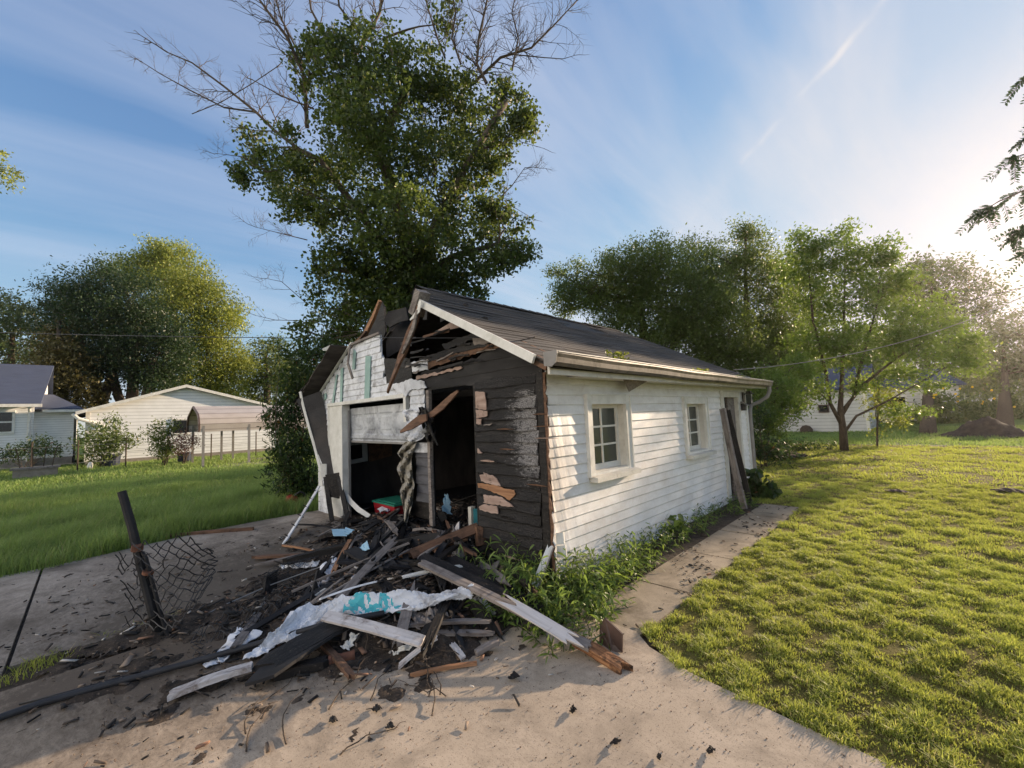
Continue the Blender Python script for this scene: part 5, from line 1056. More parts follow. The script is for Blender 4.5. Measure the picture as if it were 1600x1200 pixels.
# wall lantern and dark box light
e = empty('wall_lantern', (.03, 5.98, 1.78), 'black framed glass wall lantern under the rear eave', 'lantern')
m = MB(); c = np.array([.13, 5.98, 1.83])
m.poly([tuple(c+np.array([x, y, .09])) for x, y in ((-.07, -.07), (.07, -.07), (.07, .07), (-.07, .07))], (0, 0, .015)); m.poly([tuple(c+np.array([x, y, .105])) for x, y in ((-.045, -.045), (.045, -.045), (.045, .045), (-.045, .045))], (0, 0, .04)); m.poly([tuple(c+np.array([x, y, -.11])) for x, y in ((-.05, -.05), (.05, -.05), (.05, .05), (-.05, .05))], (0, 0, .015))
for sx in (-.052, .052):
    for sy in (-.052, .052): m.bar(c+np.array([sx, sy, -.10]), c+np.array([sx, sy, .09]), .01, .01)
m.bar((.03, 5.98, 1.90), (.13, 5.98, 1.97), .015, .015); m.build('cage', MT['black_metal'], e)
m = MB(); m.box(.085, .175, 5.935, 6.025, 1.735, 1.915); m.build('glass', MT['glass'], e)
m = MB(); m.box(.018, .035, 5.93, 6.03, 1.74, 1.96); m.build('back_plate', MT['black_metal'], e)
e = empty('motion_light', (.02, 5.82, 1.66), 'small dark box light with sloped cap beside the side door', 'light')
m = MB(); m.poly([(.02, 5.80, 1.60), (.02, 5.80, 1.74), (.10, 5.80, 1.72), (.09, 5.80, 1.60)], (0, .10, 0)); m.build('housing', MT['black_metal'], e)
m = MB(); m.poly([(.02, 5.78, 1.78), (.14, 5.78, 1.70), (.14, 5.78, 1.69), (.02, 5.78, 1.76)], (0, .14, 0)); m.build('cap', MT['grey_metal'], e)
# --- crumpled sheets
def crumple(name, outline, mat, label, cat, h0, amp, seed, n=22, zf=None, lift=0.0, mats=None, sel=None):
    """outline: 4 ground-pixel corners (a b c d) spanned by a rumpled grid"""
    r = np.random.RandomState(seed); vs = []; ph = r.uniform(0, 6, 8)
    if len(outline) == 2: top, bot = [[np.array(G(*q)) for q in pl] for pl in outline]
    else: a, b, c, d = [np.array(G(x, y, h)) for x, y, h in outline]; top, bot = [a, b], [d, c]
    def al(pl, t): t = t*(len(pl)-1); i = min(int(t), len(pl)-2); return pl[i]*(1-t+i)+pl[i+1]*(t-i)
    for j in range(n//2+1):
        for i in range(n+1):
            u_, v_ = i/n, j/(n//2); p = al(top, u_)*(1-v_)+al(bot, u_)*v_
            z = amp*(math.sin(u_*11+ph[0]+v_*3)*.5+math.sin(u_*23-v_*7+ph[1])*.3+math.sin(v_*9+u_*5+ph[2])*.4+abs(math.sin(u_*7+v_*5+ph[3]))*.5)
            e_ = amp*.9*math.sin(u_*17+ph[4])*(1 if j in (0, n//2) else 0)
            z += r.normal(0, amp*.03)+amp*.55*(1-abs(math.sin(u_*31+v_*11+ph[5])))**3-amp*.4*(1-abs(math.sin(u_*19-v_*17+ph[6])))**4; vs.append((p[0]+e_*.6, p[1]+e_*.5, max(p[2]+z, float(mh(p[0], p[1]))+.03)))
    m = MB(); f = [(j*(n+1)+i, j*(n+1)+i+1, (j+1)*(n+1)+i+1, (j+1)*(n+1)+i) for j in range(n//2) for i in range(n)]
    m.add(vs, f)
    if sel: m.m = [1 if sel((k % n)/n, (k//n)/(n//2)) else 0 for k in range(len(f))]
    o = m.build(name, mats or mat, None, False); s_ = o.modifiers.new('thick', 'SOLIDIFY'); s_.thickness = .006; return tag(o, label, cat)
teal2 = surf('aqua_foam', ((.3, (.05, .36, .42)), (.7, (.10, .50, .56))), 6, None, .6, .2, .004, dirt=(.3, .35, .35), dscale=12, dstops=((.55, (0, 0, 0)), (.7, (.8, .8, .8))))
def aq(u_, v_): return .40 < u_ < .70 and (.25+.3*math.sin(u_*20) < v_ < .95) and math.sin(u_*60+v_*9)+math.sin(u_*130-v_*21) > -.9 and not (.52+.02*math.sin(v_*15) < u_ < .58 and v_ < .6)
crumple('crumpled_siding', [[(440, 985, .16), (480, 952, .20), (520, 938, .24), (570, 932, .26), (620, 930, .27), (680, 925, .28), (742, 922, .28)], [(400, 1016, .08), (455, 1000, .10), (510, 972, .14), (565, 962, .18), (610, 960, .18), (675, 952, .20), (735, 940, .22)]], None, 'long crumpled white siding sheet with aqua foam backing across the pile', 'siding sheet', .2, .045, 5, 140, mats=[MT['sooty_white'], teal2], sel=aq)
crumple('crumpled_siding', [(395, 1012, .06), (520, 945, .16), (530, 965, .12), (410, 1018, .05)], MT['sooty_white'], 'lower left tail of white siding between the black pipe and the smooth grey board', 'siding sheet', .1, .02, 6, 26)
crumple('white_scrap', [(330, 1030, .04), (372, 982, .08), (412, 990, .08), (345, 1035, .04)], MT['sooty_white'], 'white sheet scrap lying under the flattened chain link mesh', 'scrap', .05, .015, 7, 14)
crumple('white_scrap', [(378, 1030, .06), (410, 1008, .08), (424, 1016, .07), (395, 1030, .05)], MT['sooty_white'], 'ragged white scrap lying on the charred panel by the black pipe', 'scrap', .05, .01, 8, 12)
crumple('white_scrap', [(316, 1040, .03), (340, 1028, .04), (344, 1036, .03), (322, 1046, .03)], MT['sooty_white'], 'tiny white scrap just below the black pipe', 'scrap', .03, .006, 9, 8)
crumple('white_scrap', [(532, 1016, .05), (552, 992, .12), (562, 994, .10), (546, 1018, .05)], MT['white_trim'], 'bent white plastic piece above the rusty cylinder', 'scrap', .06, .02, 10, 10)
crumple('white_scrap', [(612, 1024, .05), (640, 1008, .08), (648, 1018, .06), (622, 1028, .04)], MT['white_trim'], 'spotted white plastic piece by the thin pale grey board', 'scrap', .05, .02, 11, 10)
crumple('white_scrap', [(738, 938, .16), (755, 930, .16), (770, 958, .08), (752, 962, .08)], MT['sooty_white'], 'pale scrap at the right tip of the crumpled siding', 'scrap', .05, .015, 12, 10)
crumple('white_scrap', [(590, 795, .16), (640, 778, .2), (640, 786, .2), (596, 804, .15)], MT['sooty_white'], 'pale torn sheet lying on the rubble inside the left opening', 'scrap', .05, .03, 13, 14)
crumple('plastic_shred', [(435, 884, .06), (500, 880, .08), (495, 888, .07), (445, 890, .05)], MT['sooty_white'], 'shredded pale plastic lying over the split planks left of the pile', 'plastic', .05, .03, 14, 20)
crumple('plastic_shred', [(500, 895, .12), (522, 872, .18), (535, 880, .16), (508, 905, .1)], MT['sooty_white'], 'torn pale plastic strip near the middle of the pile', 'plastic', .05, .04, 15, 16)
crumple('foam_board', [(521, 838, .30), (518, 828, .32), (538, 827, .32), (542, 838, .30)], MT['pale_blue'], 'left pale blue foam piece on top of the charred beam', 'foam board', .3, .004, 16, 4)
crumple('foam_board', [(537, 832, .33), (540, 825, .34), (554, 829, .34), (544, 836, .32)], MT['pale_blue'], 'right smaller pale blue foam piece on the charred beam', 'foam board', .3, .006, 17, 4)
crumple('white_scrap', [(563, 856, .30), (574, 846, .38), (578, 858, .36), (568, 862, .30)], MT['pale_blue'], 'small upright bluish white scrap in the middle of the pile', 'scrap', .3, .01, 18, 6)
crumple('rag', [(640, 965, .12), (690, 955, .16), (700, 972, .12), (650, 985, .1)], MT['grey_wood'], 'grimy grey rag bundled under the crumpled white siding', 'rag', .1, .05, 19, 20)
# fluffy insulation tuft
def tuft(name, c, r, n, mat, label, seed):
    q = np.random.RandomState(seed); m = MB()
    for _ in range(n):
        a = c+q.normal(0, r*.35, 3)*np.array([1, 1, .5]); d = q.normal(0, 1, 3); d /= np.linalg.norm(d); m.tube([a, a+d*r*.3, a+d*r*.55+np.array([0, 0, r*.1])], [r*.14, r*.10, r*.02], 5)
    return tag(m.build(name, mat, None, True), label, 'insulation')
tuft('insulation_tuft', np.array(GZ(505, 915, .12)), .11, 60, MT['fluff'], 'pale fluffy insulation tuft beside the rolled wire mesh', 1)
# rusty cylinder
p0, p1 = np.array(GZ(514, 1034, .05)), np.array(GZ(553, 1024, .05)); e = empty('rusty_cylinder', tuple(p0*[1, 1, 0]), 'short rusty metal cylinder at the front edge of the pile', 'cylinder')
m = MB(); m.tube([p0, p1], .033, 16); m.build('drum', MT['rust'], e, False); dv = (p1-p0)/np.linalg.norm(p1-p0)
m = MB(); m.tube([p1-dv*.012, p1+dv*.004], .036, 16); m.tube([p0-dv*.004, p0+dv*.012], .036, 16); m.tube([(p0*.6+p1*.4)-dv*.005, (p0*.6+p1*.4)+dv*.005], .0352, 16); m.build('rim', MT['rust'], e)
plank('charred_log', GZ(430, 1056, .04), GZ(515, 1034, .06), .08, .05, 'char', 'charred timber lying behind the rusty cylinder', 'beam', 0, .05)
# long black pipe, thin rod
def bentpipe(name, px, r, mat, label, cat='pipe'):
    m = MB(); P_ = [np.array(GZ(*p)) for p in px]; m.tube(P_, r, 10); return tag(m.build(name, MT[mat], None, True), label, cat)
bentpipe('fence_rail', [(-140, 1165, .05), (0, 1121, .05), (60, 1100, .05), (160, 1072, .05), (300, 1035, .06), (430, 998, .10), (520, 972, .17), (600, 958, .2)], .021, 'black_metal', 'long black fence rail pipe lying across the foreground into the pile')
bentpipe('thin_rod', [(30, 1100, .03), (110, 1080, .03), (200, 1055, .035), (260, 1042, .03), (310, 1028, .05)], .006, 'black_metal', 'thin black rod lying just above the long black pipe', 'rod')
bentpipe('tension_wire', [(300, 972, .03), (345, 948, .03), (420, 915, .08), (500, 886, .16), (570, 866, .25)], .006, 'grey_metal', 'grey wire stretched over the flattened fence mesh', 'wire')
# red bag
m = MB(); c0 = DP(455, 806, 8.7); c0[2] = .12; vs = []; 
for i in range(11):
    for j in range(18):
        th_, ph = math.pi*i/10, 2*math.pi*j/18; r_ = .13*(1+.10*math.sin(3*ph+i)+.07*math.sin(7*ph+2*i)); vs.append((c0[0]+r_*math.sin(th_)*math.cos(ph), c0[1]+r_*math.sin(th_)*math.sin(ph), c0[2]+r_*.9*math.cos(th_)))
e = empty('red_bag', (c0[0], c0[1], 0), 'crumpled red cloth bag with black strap at the driveway edge', 'bag')
m.add(vs, [(i*18+j, i*18+(j+1) % 18, (i+1)*18+(j+1) % 18, (i+1)*18+j) for i in range(10) for j in range(18)]); m.build('pouch', MT['red'], e, True)
m = MB(); m.tube([c0+np.array([.02, .05, .1]), c0+np.array([.03, .16, .17]), c0+np.array([.03, .25, .12]), c0+np.array([.02, .27, -.02])], .022, 6); m.build('strap', MT['black_metal'], e, True)
# --- burnt fence post with curled chain link
FP = G(241, 1000); dp0 = 3.3627
e = empty('fence_post', tuple(FP), 'burnt black fence post leaning left with a tangle of curled wire mesh', 'fence post')
m = MB(); pts = [G(250, 1000, -.05), DP(240, 960, 3.38), DP(222, 890, 3.40), DP(205, 820, 3.42), DP(190, 768, 3.44)]
m.tube(pts, [.034, .035, .033, .031, .030], 9); m.build('post', MT['post_metal'], e)
m = MB(); m.tube([DP(262, 995, 3.37), DP(246, 940, 3.38), DP(228, 872, 3.39), DP(222, 862, 3.4)], [.014, .015, .014, .012], 7); m.build('stake', MT['post_metal'], e)
for a_, b_ in (((215, 852), (214, 860)), ((232, 892), (231, 896))): MB().tube([DP(*a_, 3.38), DP(*b_, 3.38)], [.039, .039], 12).build('clamp', MT['rust'], e)
def chainlink(name, fn, nu, nv, r, mat, par, seed, drop=.08, jit=.17, cellx=1.0):
    """wire mesh: diamond net mapped by fn(u,v) -> point"""
    q = np.random.RandomState(seed); m = MB(); J = q.normal(0, jit, (nu+2, nv+2, 2))
    def pt(i, j): return np.array(fn((i+J[i, j, 0])/nu, (j+J[i, j, 1])/nv))
    for i in range(nu+1):
        for j in range(nv+1):
            if (i+j) % 2: continue
            for di in (-1, 1):
                a, b = i+di, j+1
                if 0 <= a <= nu and b <= nv and q.uniform() > drop:
                    p, s = pt(i, j), pt(a, b); mid = (p+s)/2+q.normal(0, .004, 3); m.tube([p, mid, s], r, 4, cap=False)
    return m.build(name, MT[mat], par)
def curl(u_, v_):
    # sheet leaves the post and curls round: u across, v upwards
    x = 226+(u_)*104; top = 846+18*math.sin(u_*3.1+2.2)+38*max(0, u_-.55)**1*0; topy = 848 if u_ < .35 else 848+ (u_-.35)*20-28*math.sin((u_-.35)*4.6)*.5
    bot = 985-max(0, u_-.35)**1.5*150; y = bot+(topy-bot)*v_; xx = x+8*math.sin(v_*3.1)*(u_)-v_*16*(1-u_)
    d = 3.36-.20*math.sin(u_*3.0)+.10*math.sin(v_*4)+.12*u_; return DP(xx, y, d)
chainlink('wire_mesh', curl, 14, 16, .0042, 'black_metal', e, 2)
def curl2(u_, v_):
    return DP(232-u_*44+8*math.sin(v_*5), 985-v_*130+8*math.sin(u_*4)+u_*10, 3.42+.12*math.sin(u_*3+v_*2))
chainlink('wire_mesh', curl2, 7, 14, .0038, 'black_metal', e, 5, .3)
def flat(u_, v_):
    x = 300+u_*190; y = 1018-u_*100+(v_-.5)*(46+20*u_); p = G(x, y, .04); p[2] = max(float(mh(p[0], p[1])), 0)+.035+.03*math.sin(u_*9+v_*5)+.02*math.sin(u_*21-v_*9); return p
tag(chainlink('flattened_mesh', flat, 30, 12, .0032, 'black_metal', None, 8, .1), 'flattened sooty chain link mesh spread over the left front of the pile', 'wire mesh')
def roll_(u_, v_):
    x = 418+u_*62; c = G(x, 915-u_*14, .06); a = v_*5.2; return c+np.array([math.sin(a)*.05, math.cos(a)*.12, .10+.09*math.sin(a*.9+1)])
tag(chainlink('rolled_mesh', roll_, 16, 20, .0026, 'black_metal', None, 9, .1), 'half rolled chain link mesh beside the fluffy insulation tuft', 'wire mesh')
o = MB().poly([GZ(408, 930, .02), GZ(428, 922, .02), tuple(G(430, 915, .02)+np.array([0, 0, .16])), tuple(G(412, 925, .02)+np.array([0, 0, .15]))], (.02, .02, 0)).build('charred_scrap', MT['char']); tag(o, 'black flap at the open end of the half rolled mesh', 'scrap')
# --- contents of the garage
def inbox(name, x0, x1, y0, y1, z0_, z1_, mat, label, cat, lid=None):
    e = empty(name, ((x0+x1)/2, (y0+y1)/2, z0_), label, cat); m = MB(); t = .03
    m.add([(x0+t, y0+t, z0_), (x1-t, y0+t, z0_), (x1-t, y1-t, z0_), (x0+t, y1-t, z0_), (x0, y0, z1_), (x1, y0, z1_), (x1, y1, z1_), (x0, y1, z1_)], [(3, 2, 1, 0), (0, 1, 5, 4), (1, 2, 6, 5), (2, 3, 7, 6), (3, 0, 4, 7)]); m.build('body', MT[mat], e)
    m = MB(); m.box(x0-.015, x1+.015, y0-.015, y1+.015, z1_, z1_+.03); m.box(x0+.04, x1-.04, y0+.04, y1-.04, z1_+.03, z1_+.045); m.build('lid', MT[lid or mat], e)
inbox('storage_bin', -1.75, -1.30, 1.25, 1.75, .95, 1.25, 'blue', 'blue plastic storage bin behind the small doorway', 'bin')
inbox('storage_bin', -2.2, -1.75, 1.3, 1.8, .95, 1.15, 'purple', 'dim purple bin beside the blue bin behind the small doorway', 'bin')
e = empty('work_shelf', (-1.7, 1.5, 0), 'dark wooden shelf unit behind the small doorway', 'shelf'); m = MB(); m.box(-2.5, -1.0, 1.2, 1.85, .90, .94); m.box(-2.5, -1.0, 1.2, 1.85, .30, .33); m.build('board', MT['grey_wood'], e)
for x in (-2.48, -1.02):
    for y in (1.22, 1.83): MB().box(x-.02, x+.02, y-.02, y+.02, .015, 1.45).build('leg', MT['char'], e)
m = MB(); m.box(-2.5, -1.0, 1.86, 1.88, 1.28, 1.42); m.build('back_rail', MT['beige_trim'], e)
o = MB().poly([(-2.05, .75, .05), (-1.35, .85, .05), (-1.38, 1.1, .95), (-2.05, 1.0, .95)], (0, .03, 0)).build('panel_door', MT['purple']); tag(o, 'dark purple panel standing inside the small doorway', 'panel')
tq = G(612, 775, .35)
inbox('toy_box', tq[0]-.3, tq[0]+.45, tq[1]-.2, tq[1]+.3, .0, .25, 'red', 'red box with green lid half buried in rubble inside the garage', 'box', 'green')
crumple('plastic_bag', [(690, 800, .35), (696, 772, .55), (702, 776, .55), (706, 806, .3)], MT['pale_blue'], 'pale blue plastic bag hanging by the door post of the small doorway', 'bag', .3, .02, 21, 10)
o = MB().box(-1.62, -1.40, .35, .40, .15, .50).build('teal_folder', surf('dark_teal', ((.3, (.01, .09, .12)), (.7, (.02, .14, .17))), 5)); tag(o, 'dark teal board standing in the rubble of the small doorway', 'board')
o = MB().box(-1.70, -1.64, .33, .40, .15, .52).build('cream_stick', MT['beige_trim']); tag(o, 'cream wooden stick beside the dark teal board', 'stick')

# --- countable burnt board fragments on the heap
protos = []
fm = ['char', 'char', 'char', 'tar', 'grey_wood', 'char', 'soot', 'char', 'brown_wood', 'tar', 'grey_wood', 'char', 'soot', 'char', 'grey_wood', 'char', 'tar', 'brown_wood', 'char', 'soot', 'painted_wood', 'char']
for k in range(22):
    L_ = rd.uniform(.28, 1.0); protos.append((plankmesh(L_, rd.uniform(.03, .12), rd.uniform(.012, .035), 500+k, rd.uniform(.04, .2), rd.uniform(0, .03), n=8), fm[k % len(fm)], L_))
rs = np.random.RandomState(41)
pobj = []
for k, (mb, mt, L_) in enumerate(protos):
    o = mb.build('burnt_board', MT[mt]); pobj.append((o, L_))
for k in range(9):
    L_ = rd.uniform(1.0, 1.7); pobj.append((plankmesh(L_, rd.uniform(.035, .085), rd.uniform(.012, .03), 560+k, rd.uniform(.06, .25), rd.uniform(0, .05), n=12).build('burnt_board', MT[['grey_wood', 'char', 'brown_wood', 'char', 'tar', 'grey_wood', 'tar', 'char', 'char'][k]]), L_))
cnt = 0
zones = [(-.9, -1.15, .42, .30, 30), (-1.7, -.85, .5, .35, 34), (-2.6, -.3, .6, .3, 30), (-1.5, -.25, .5, .25, 22), (-.55, -.75, .3, .25, 12), (-2.6, 1.0, 1.3, .6, 40), (-1.5, .9, .4, .4, 12), (-3.4, -.1, .6, .3, 12), (-1.35, -1.75, .3, .15, 8), (-1.2, -1.0, .5, .35, 12)]
for (zx, zy, sx, sy, n) in zones:
    for _ in range(n):
        o, L_ = pobj[rs.randint(len(pobj))]
        if cnt >= len(pobj): o = o.copy(); COL.objects.link(o)
        else: o, L_ = pobj[cnt]
        x, y = rs.normal(zx, sx), rs.normal(zy, sy)
        x = min(x, -.15) if y > -.6 else x
        if y > -.15 and x > -1.2: y = -.3
        qa, qb = G(430, 995), G(742, 932); tt = float(np.clip(((x-qa[0])*(qb[0]-qa[0])+(y-qa[1])*(qb[1]-qa[1]))/((qb[0]-qa[0])**2+(qb[1]-qa[1])**2), 0, 1))
        if math.hypot(x-qa[0]-(qb[0]-qa[0])*tt, y-qa[1]-(qb[1]-qa[1])*tt) < .27: x -= .55; y += .45
        a = rs.choice([rs.normal(2.5, .35), rs.normal(.1, .35), rs.uniform(0, 3.14)]); z = float(mh(x, y))
        z2 = float(mh(x+math.cos(a)*L_*.4, y+math.sin(a)*L_*.4)); z3 = float(mh(x-math.cos(a)*L_*.4, y-math.sin(a)*L_*.4))
        o.location = (x, y, max(z, .02)+abs(rs.normal(0, .03))+.010); lg = L_ > .95; a = rs.normal(2.45, .3) if lg else a; o.rotation_euler = (rs.normal(0, .25 if lg else .5), -math.atan2(z2-z3, L_*.8)+rs.normal(0, .05 if lg else .16), a)
        tag(o, 'burnt wood fragment among many heaped in front of and inside the garage', 'wood fragment', 'burnt wood fragments of the debris heap'); cnt += 1
# --- fine litter: splinters, ash flakes, char
def litter(name, n, cx0, fn, smin, smax, mat, label, seed, zoff=.004, thin=.25):
    r = np.random.RandomState(seed); x, y, z = fn(r, n); n = len(x); L_ = np.exp(r.uniform(math.log(smin), math.log(smax), n)); w = L_*r.uniform(.08, thin+.15, n); t = np.minimum(w, .012)*r.uniform(.4, 1, n)
    a = r.uniform(0, np.pi, n); tl = r.normal(0, .22, n); ca, sa = np.cos(a), np.sin(a)
    ex = np.stack([ca*np.cos(tl), sa*np.cos(tl), np.sin(tl)], 1); ey = np.stack([-sa, ca, np.zeros(n)], 1); ez = np.cross(ex, ey)
    c = np.stack([x, y, z+zoff+np.abs(np.sin(tl))*L_*.5+t/2], 1); vs = []
    for k in (-1, 1):
        for j in (-1, 1):
            for i in (-1, 1): vs.append(c+ex*(L_/2*i*r.uniform(.7, 1, n))[:, None]+ey*(w/2*j*r.uniform(.4, 1, n))[:, None]+ez*(t/2*k)[:, None])
    v = np.stack(vs, 1).reshape(-1, 3); F = np.array([(0, 2, 3, 1), (4, 5, 7, 6), (0, 1, 5, 4), (2, 6, 7, 3), (0, 4, 6, 2), (1, 3, 7, 5)]); f = (np.arange(n)[:, None, None]*8+F[None]).reshape(-1, 4)
    return tag(fastmesh(name, v, f, mat, None, np.repeat(r.uniform(0, 1, n), 6)), label, kind='stuff')
def littermat(name, stops):
    m, t, b, o = newmat(name); a = t.nodes.new('ShaderNodeAttribute'); a.attribute_name = 'rnd'; t.links.new(ramp(t, a.outputs['Fac'], stops, 'CONSTANT'), b.inputs['Base Color']); b.inputs['Roughness'].default_value = .85; return m
LMT = littermat('debris_bits', ((0, (.014, .012, .011)), (.42, (.05, .038, .03)), (.62, (.12, .085, .06)), (.78, (.22, .17, .13)), (.90, (.22, .12, .075)), (.95, (.46, .43, .39))))
def heapfn(r, n):
    wt = np.array([q[4]**1.3*q[2]*q[3] for q in RC]); k = r.choice(len(RC), n, p=wt/wt.sum()); rc = np.array(RC)[k]; x = r.normal(rc[:, 0], rc[:, 2]*.55); y = r.normal(rc[:, 1], rc[:, 3]*.55)
    ok = ~((x > -1.15) & (y > -.05)) | (y > .12); ok &= ~((y > -.05) & (x > -.1)); x, y = x[ok], y[ok]; return x, y, np.maximum(mh(x, y), .015)+.01
litter('debris_litter', 16000, 0, heapfn, .012, .15, LMT, 'splinters, ash and charred bits covering the debris heap', 1)
def edgefn(r, n):
    x = r.uniform(-4.6, 1.0, n); y = r.uniform(-3.4, -.3, n); d = mh(x, y); pr = np.clip(.006+np.maximum(d+.012, 0)*4, 0, .6)*np.where(x > .3, .2, 1); k = r.uniform(0, 1, n) < pr; x, y = x[k], y[k]; return x, y, np.full(len(x), .024)
litter('debris_litter', 26000, 0, edgefn, .008, .09, LMT, 'small dark splinters scattered over the slabs around the heap', 2)
def sandfn(r, n): x = r.uniform(-2, 3.0, n); y = r.uniform(-3.2, -.5, n); return x, y, np.full(n, .0245)
litter('sand_specks', 9000, 0, sandfn, .0025, .009, littermat('speck_bits', ((0, (.05, .035, .025)), (.4, (.14, .09, .06)), (.7, (.25, .18, .12)))), 'brown specks and crumbs scattered on the sandy slab', 3, 0, .6)
def pathfn(r, n): x = r.uniform(.5, 1.03, n); y = r.uniform(-.3, 4.9, n); k = r.uniform(0, 1, n) < .15+.85*(np.sin(y*3+x*5) > .4); return x[k], y[k], np.full(k.sum(), .0225)
litter('path_litter', 700, 0, pathfn, .008, .05, LMT, 'dead leaves and crumbs on the concrete garden path', 4, 0, .6)
def drivefn(r, n): x = r.uniform(-5.8, -2.0, n); y = r.uniform(-3.9, 0, n); k = r.uniform(0, 1, n) < np.exp((x+2.4)*.9)*.22*(.3+(np.sin(x*5+y*3) > 0)); return x[k], y[k], np.full(k.sum(), .025)
litter('debris_litter', 7000, 0, drivefn, .008, .06, LMT, 'dark splinters strewn over the grey driveway', 5)
# thin bare twigs on the sand
rs = np.random.RandomState(51); tw = MB()
for k in range(46):
    x, y = rs.uniform(-1.4, .6), rs.uniform(-2.6, -1.3); p = np.array([x, y, .03]); d = rs.normal(2.6, .6); pts = [p.copy()]
    for _ in range(7): d += rs.normal(0, .25); p = p+np.array([math.cos(d), math.sin(d), 0])*rs.uniform(.03, .08); q = p.copy(); q[2] = .03+rs.uniform(0, .015)+max(0, float(mh(p[0], p[1]))); pts.append(q)
    tw.tube(pts, np.linspace(.0045, .0015, 8), 4, cap=False)
tag(tw.build('fallen_twigs', MT['bark']), 'thin dead twigs strewn on the sand in front of the pile', kind='stuff')
# individual larger chips on the slab
for k, (x, y, s, lb) in enumerate([(588, 1108, .045, 'curled black chip on the sand, left one of the upper pair'), (610, 1135, .04, 'curled black chip just below the upper one on the sand'), (962, 1160, .045, 'crumpled dark leaf on the lit sandy slab right of centre'), (1110, 1173, .04, 'upright dark leaf casting a shadow near the bottom right of the slab'), (895, 1110, .03, 'small dark flake between the beam end and the crumpled leaf'), (803, 1060, .055, 'flat black char piece in the shade left of the beam end'), (1030, 1183, .02, 'tiny dark flake left of the upright leaf'), (520, 1125, .035, 'grey flat flake at the sun and shade border')]):
    crumple('dark_flake', [(x-8*s/.045, y+3, .03), (x+1, y-6, .03), (x+8*s/.045, y, .05), (x+1, y+4, .035)], MT['char'], lb, 'flake', .03, .008, 60+k, 6)

# ================================================================== WEEDS
def weed(name, c, rad, nst, h, leaf, mat, label, seed, group=None, up=1.0, asp=.17):
    r = np.random.RandomState(seed); P_ = []; D_ = []; tb = MB()
    for _ in range(nst):
        a = r.uniform(0, 6.28); q = np.array(c, float)+np.array([math.cos(a), math.sin(a), 0])*rad*math.sqrt(r.uniform())
        d = np.array([math.cos(a)*.5, math.sin(a)*.5, up])+r.normal(0, .25, 3); d /= np.linalg.norm(d); hh = h*r.uniform(.45, 1.15); pts = [q.copy()]; k = max(4, int(hh/.05))
        for i in range(k):
            d = d+np.array([0, 0, -.05])+r.normal(0, .07, 3); d /= np.linalg.norm(d); q = q+d*hh/k; q[2] = max(q[2], .03); pts.append(q.copy())
            for sg in range(2):
                s_ = r.normal(0, 1, 3); s_ -= d*(s_@d); s_ /= np.linalg.norm(s_); l = d*.55+s_*.8+np.array([0, 0, .1]); l /= np.linalg.norm(l); P_.append(q.copy()); D_.append(l)
        tb.tube(pts, np.linspace(.0035, .001, len(pts)), 3, cap=False)
    P_ = np.array(P_); D_ = np.array(D_); n = len(P_); L_ = (leaf*r.uniform(.55, 1.25, n))[:, None]; s_ = np.cross(D_, r.normal(0, .5, (n, 3))+np.array([0, 0, 1])); s_ /= np.linalg.norm(s_, axis=1)[:, None]; g = np.array([0, 0, -1.0])
    b = P_; m1 = P_+D_*L_*.4+g*L_*.04; m2 = P_+D_*L_*.75+g*L_*.16; t = P_+D_*L_+g*L_*.34; w = L_*asp*.5
    v = np.stack([b, m1+s_*w, m1-s_*w, m2+s_*w*.75, m2-s_*w*.75, t], 1).reshape(-1, 3); i = np.arange(n)*6
    f = np.concatenate([np.stack([i, i+1, i+2], 1), np.stack([i+1, i+3, i+4], 1), np.stack([i+1, i+4, i+2], 1), np.stack([i+3, i+5, i+4], 1)]); rn = np.tile(r.uniform(0, .9, n), 4)
    e = empty(name, (c[0], c[1], 0), label, 'weeds', group); fastmesh('leaves', v, f, mat, e, rn); tb.build('stem', mat, e)
    return e
wl = MT['weed_leaf']
for k, (x, y, rad, n, h, lf, lb) in enumerate([
    (.16, -.10, .16, 26, .52, .12, 'tall leafy weeds standing at the lower front corner of the white siding'),
    (.38, -.30, .20, 26, .34, .11, 'bright weeds just right of the leaning white corner trim'),
    (.62, -.42, .18, 24, .30, .10, 'weeds between the bent brown flashing and the long weathered board'),
    (.30, -.62, .20, 24, .26, .10, 'low weeds under the peeling white painted board'),
    (.02, -.72, .18, 20, .26, .10, 'bright leafy weeds at the lower right end of the debris pile'),
    (.62, -.72, .16, 18, .16, .09, 'low weed fringe along the slab edge below the white board'),
    (.24, .25, .18, 28, .46, .11, 'thick weeds under the near window, nearest the garage corner'),
    (.40, .10, .18, 26, .34, .11, 'weed clump leaning over the start of the garden path'),
    (.22, .65, .18, 26, .38, .10, 'weed clump directly below the near window sill'),
    (.40, .55, .15, 20, .24, .09, 'low weeds beside the first path joint'),
    (.20, 1.10, .18, 24, .34, .10, 'weed clump below the right edge of the near window'),
    (.36, 1.00, .14, 18, .22, .08, 'small weeds spilling onto the path below the near window'),
    (.20, 1.60, .17, 22, .30, .09, 'weed clump between the two windows, nearer one'),
    (.20, 2.10, .17, 20, .26, .09, 'weed clump between the two windows, farther one'),
    (.22, 2.65, .18, 20, .24, .09, 'low weeds just before the far window'),
    (.22, 3.25, .18, 18, .22, .09, 'low weeds below the far window'),
    (.24, 3.90, .18, 18, .22, .09, 'low weeds between the far window and the side door'),
    (.26, 4.50, .18, 18, .22, .09, 'low weeds at the foot of the leaning planks')]):
    weed('weed_clump', (x, y, .01), rad*1.1, int(n*1.5), h*.92, lf*.92, wl, lb, 200+k, 'weeds along the garage')
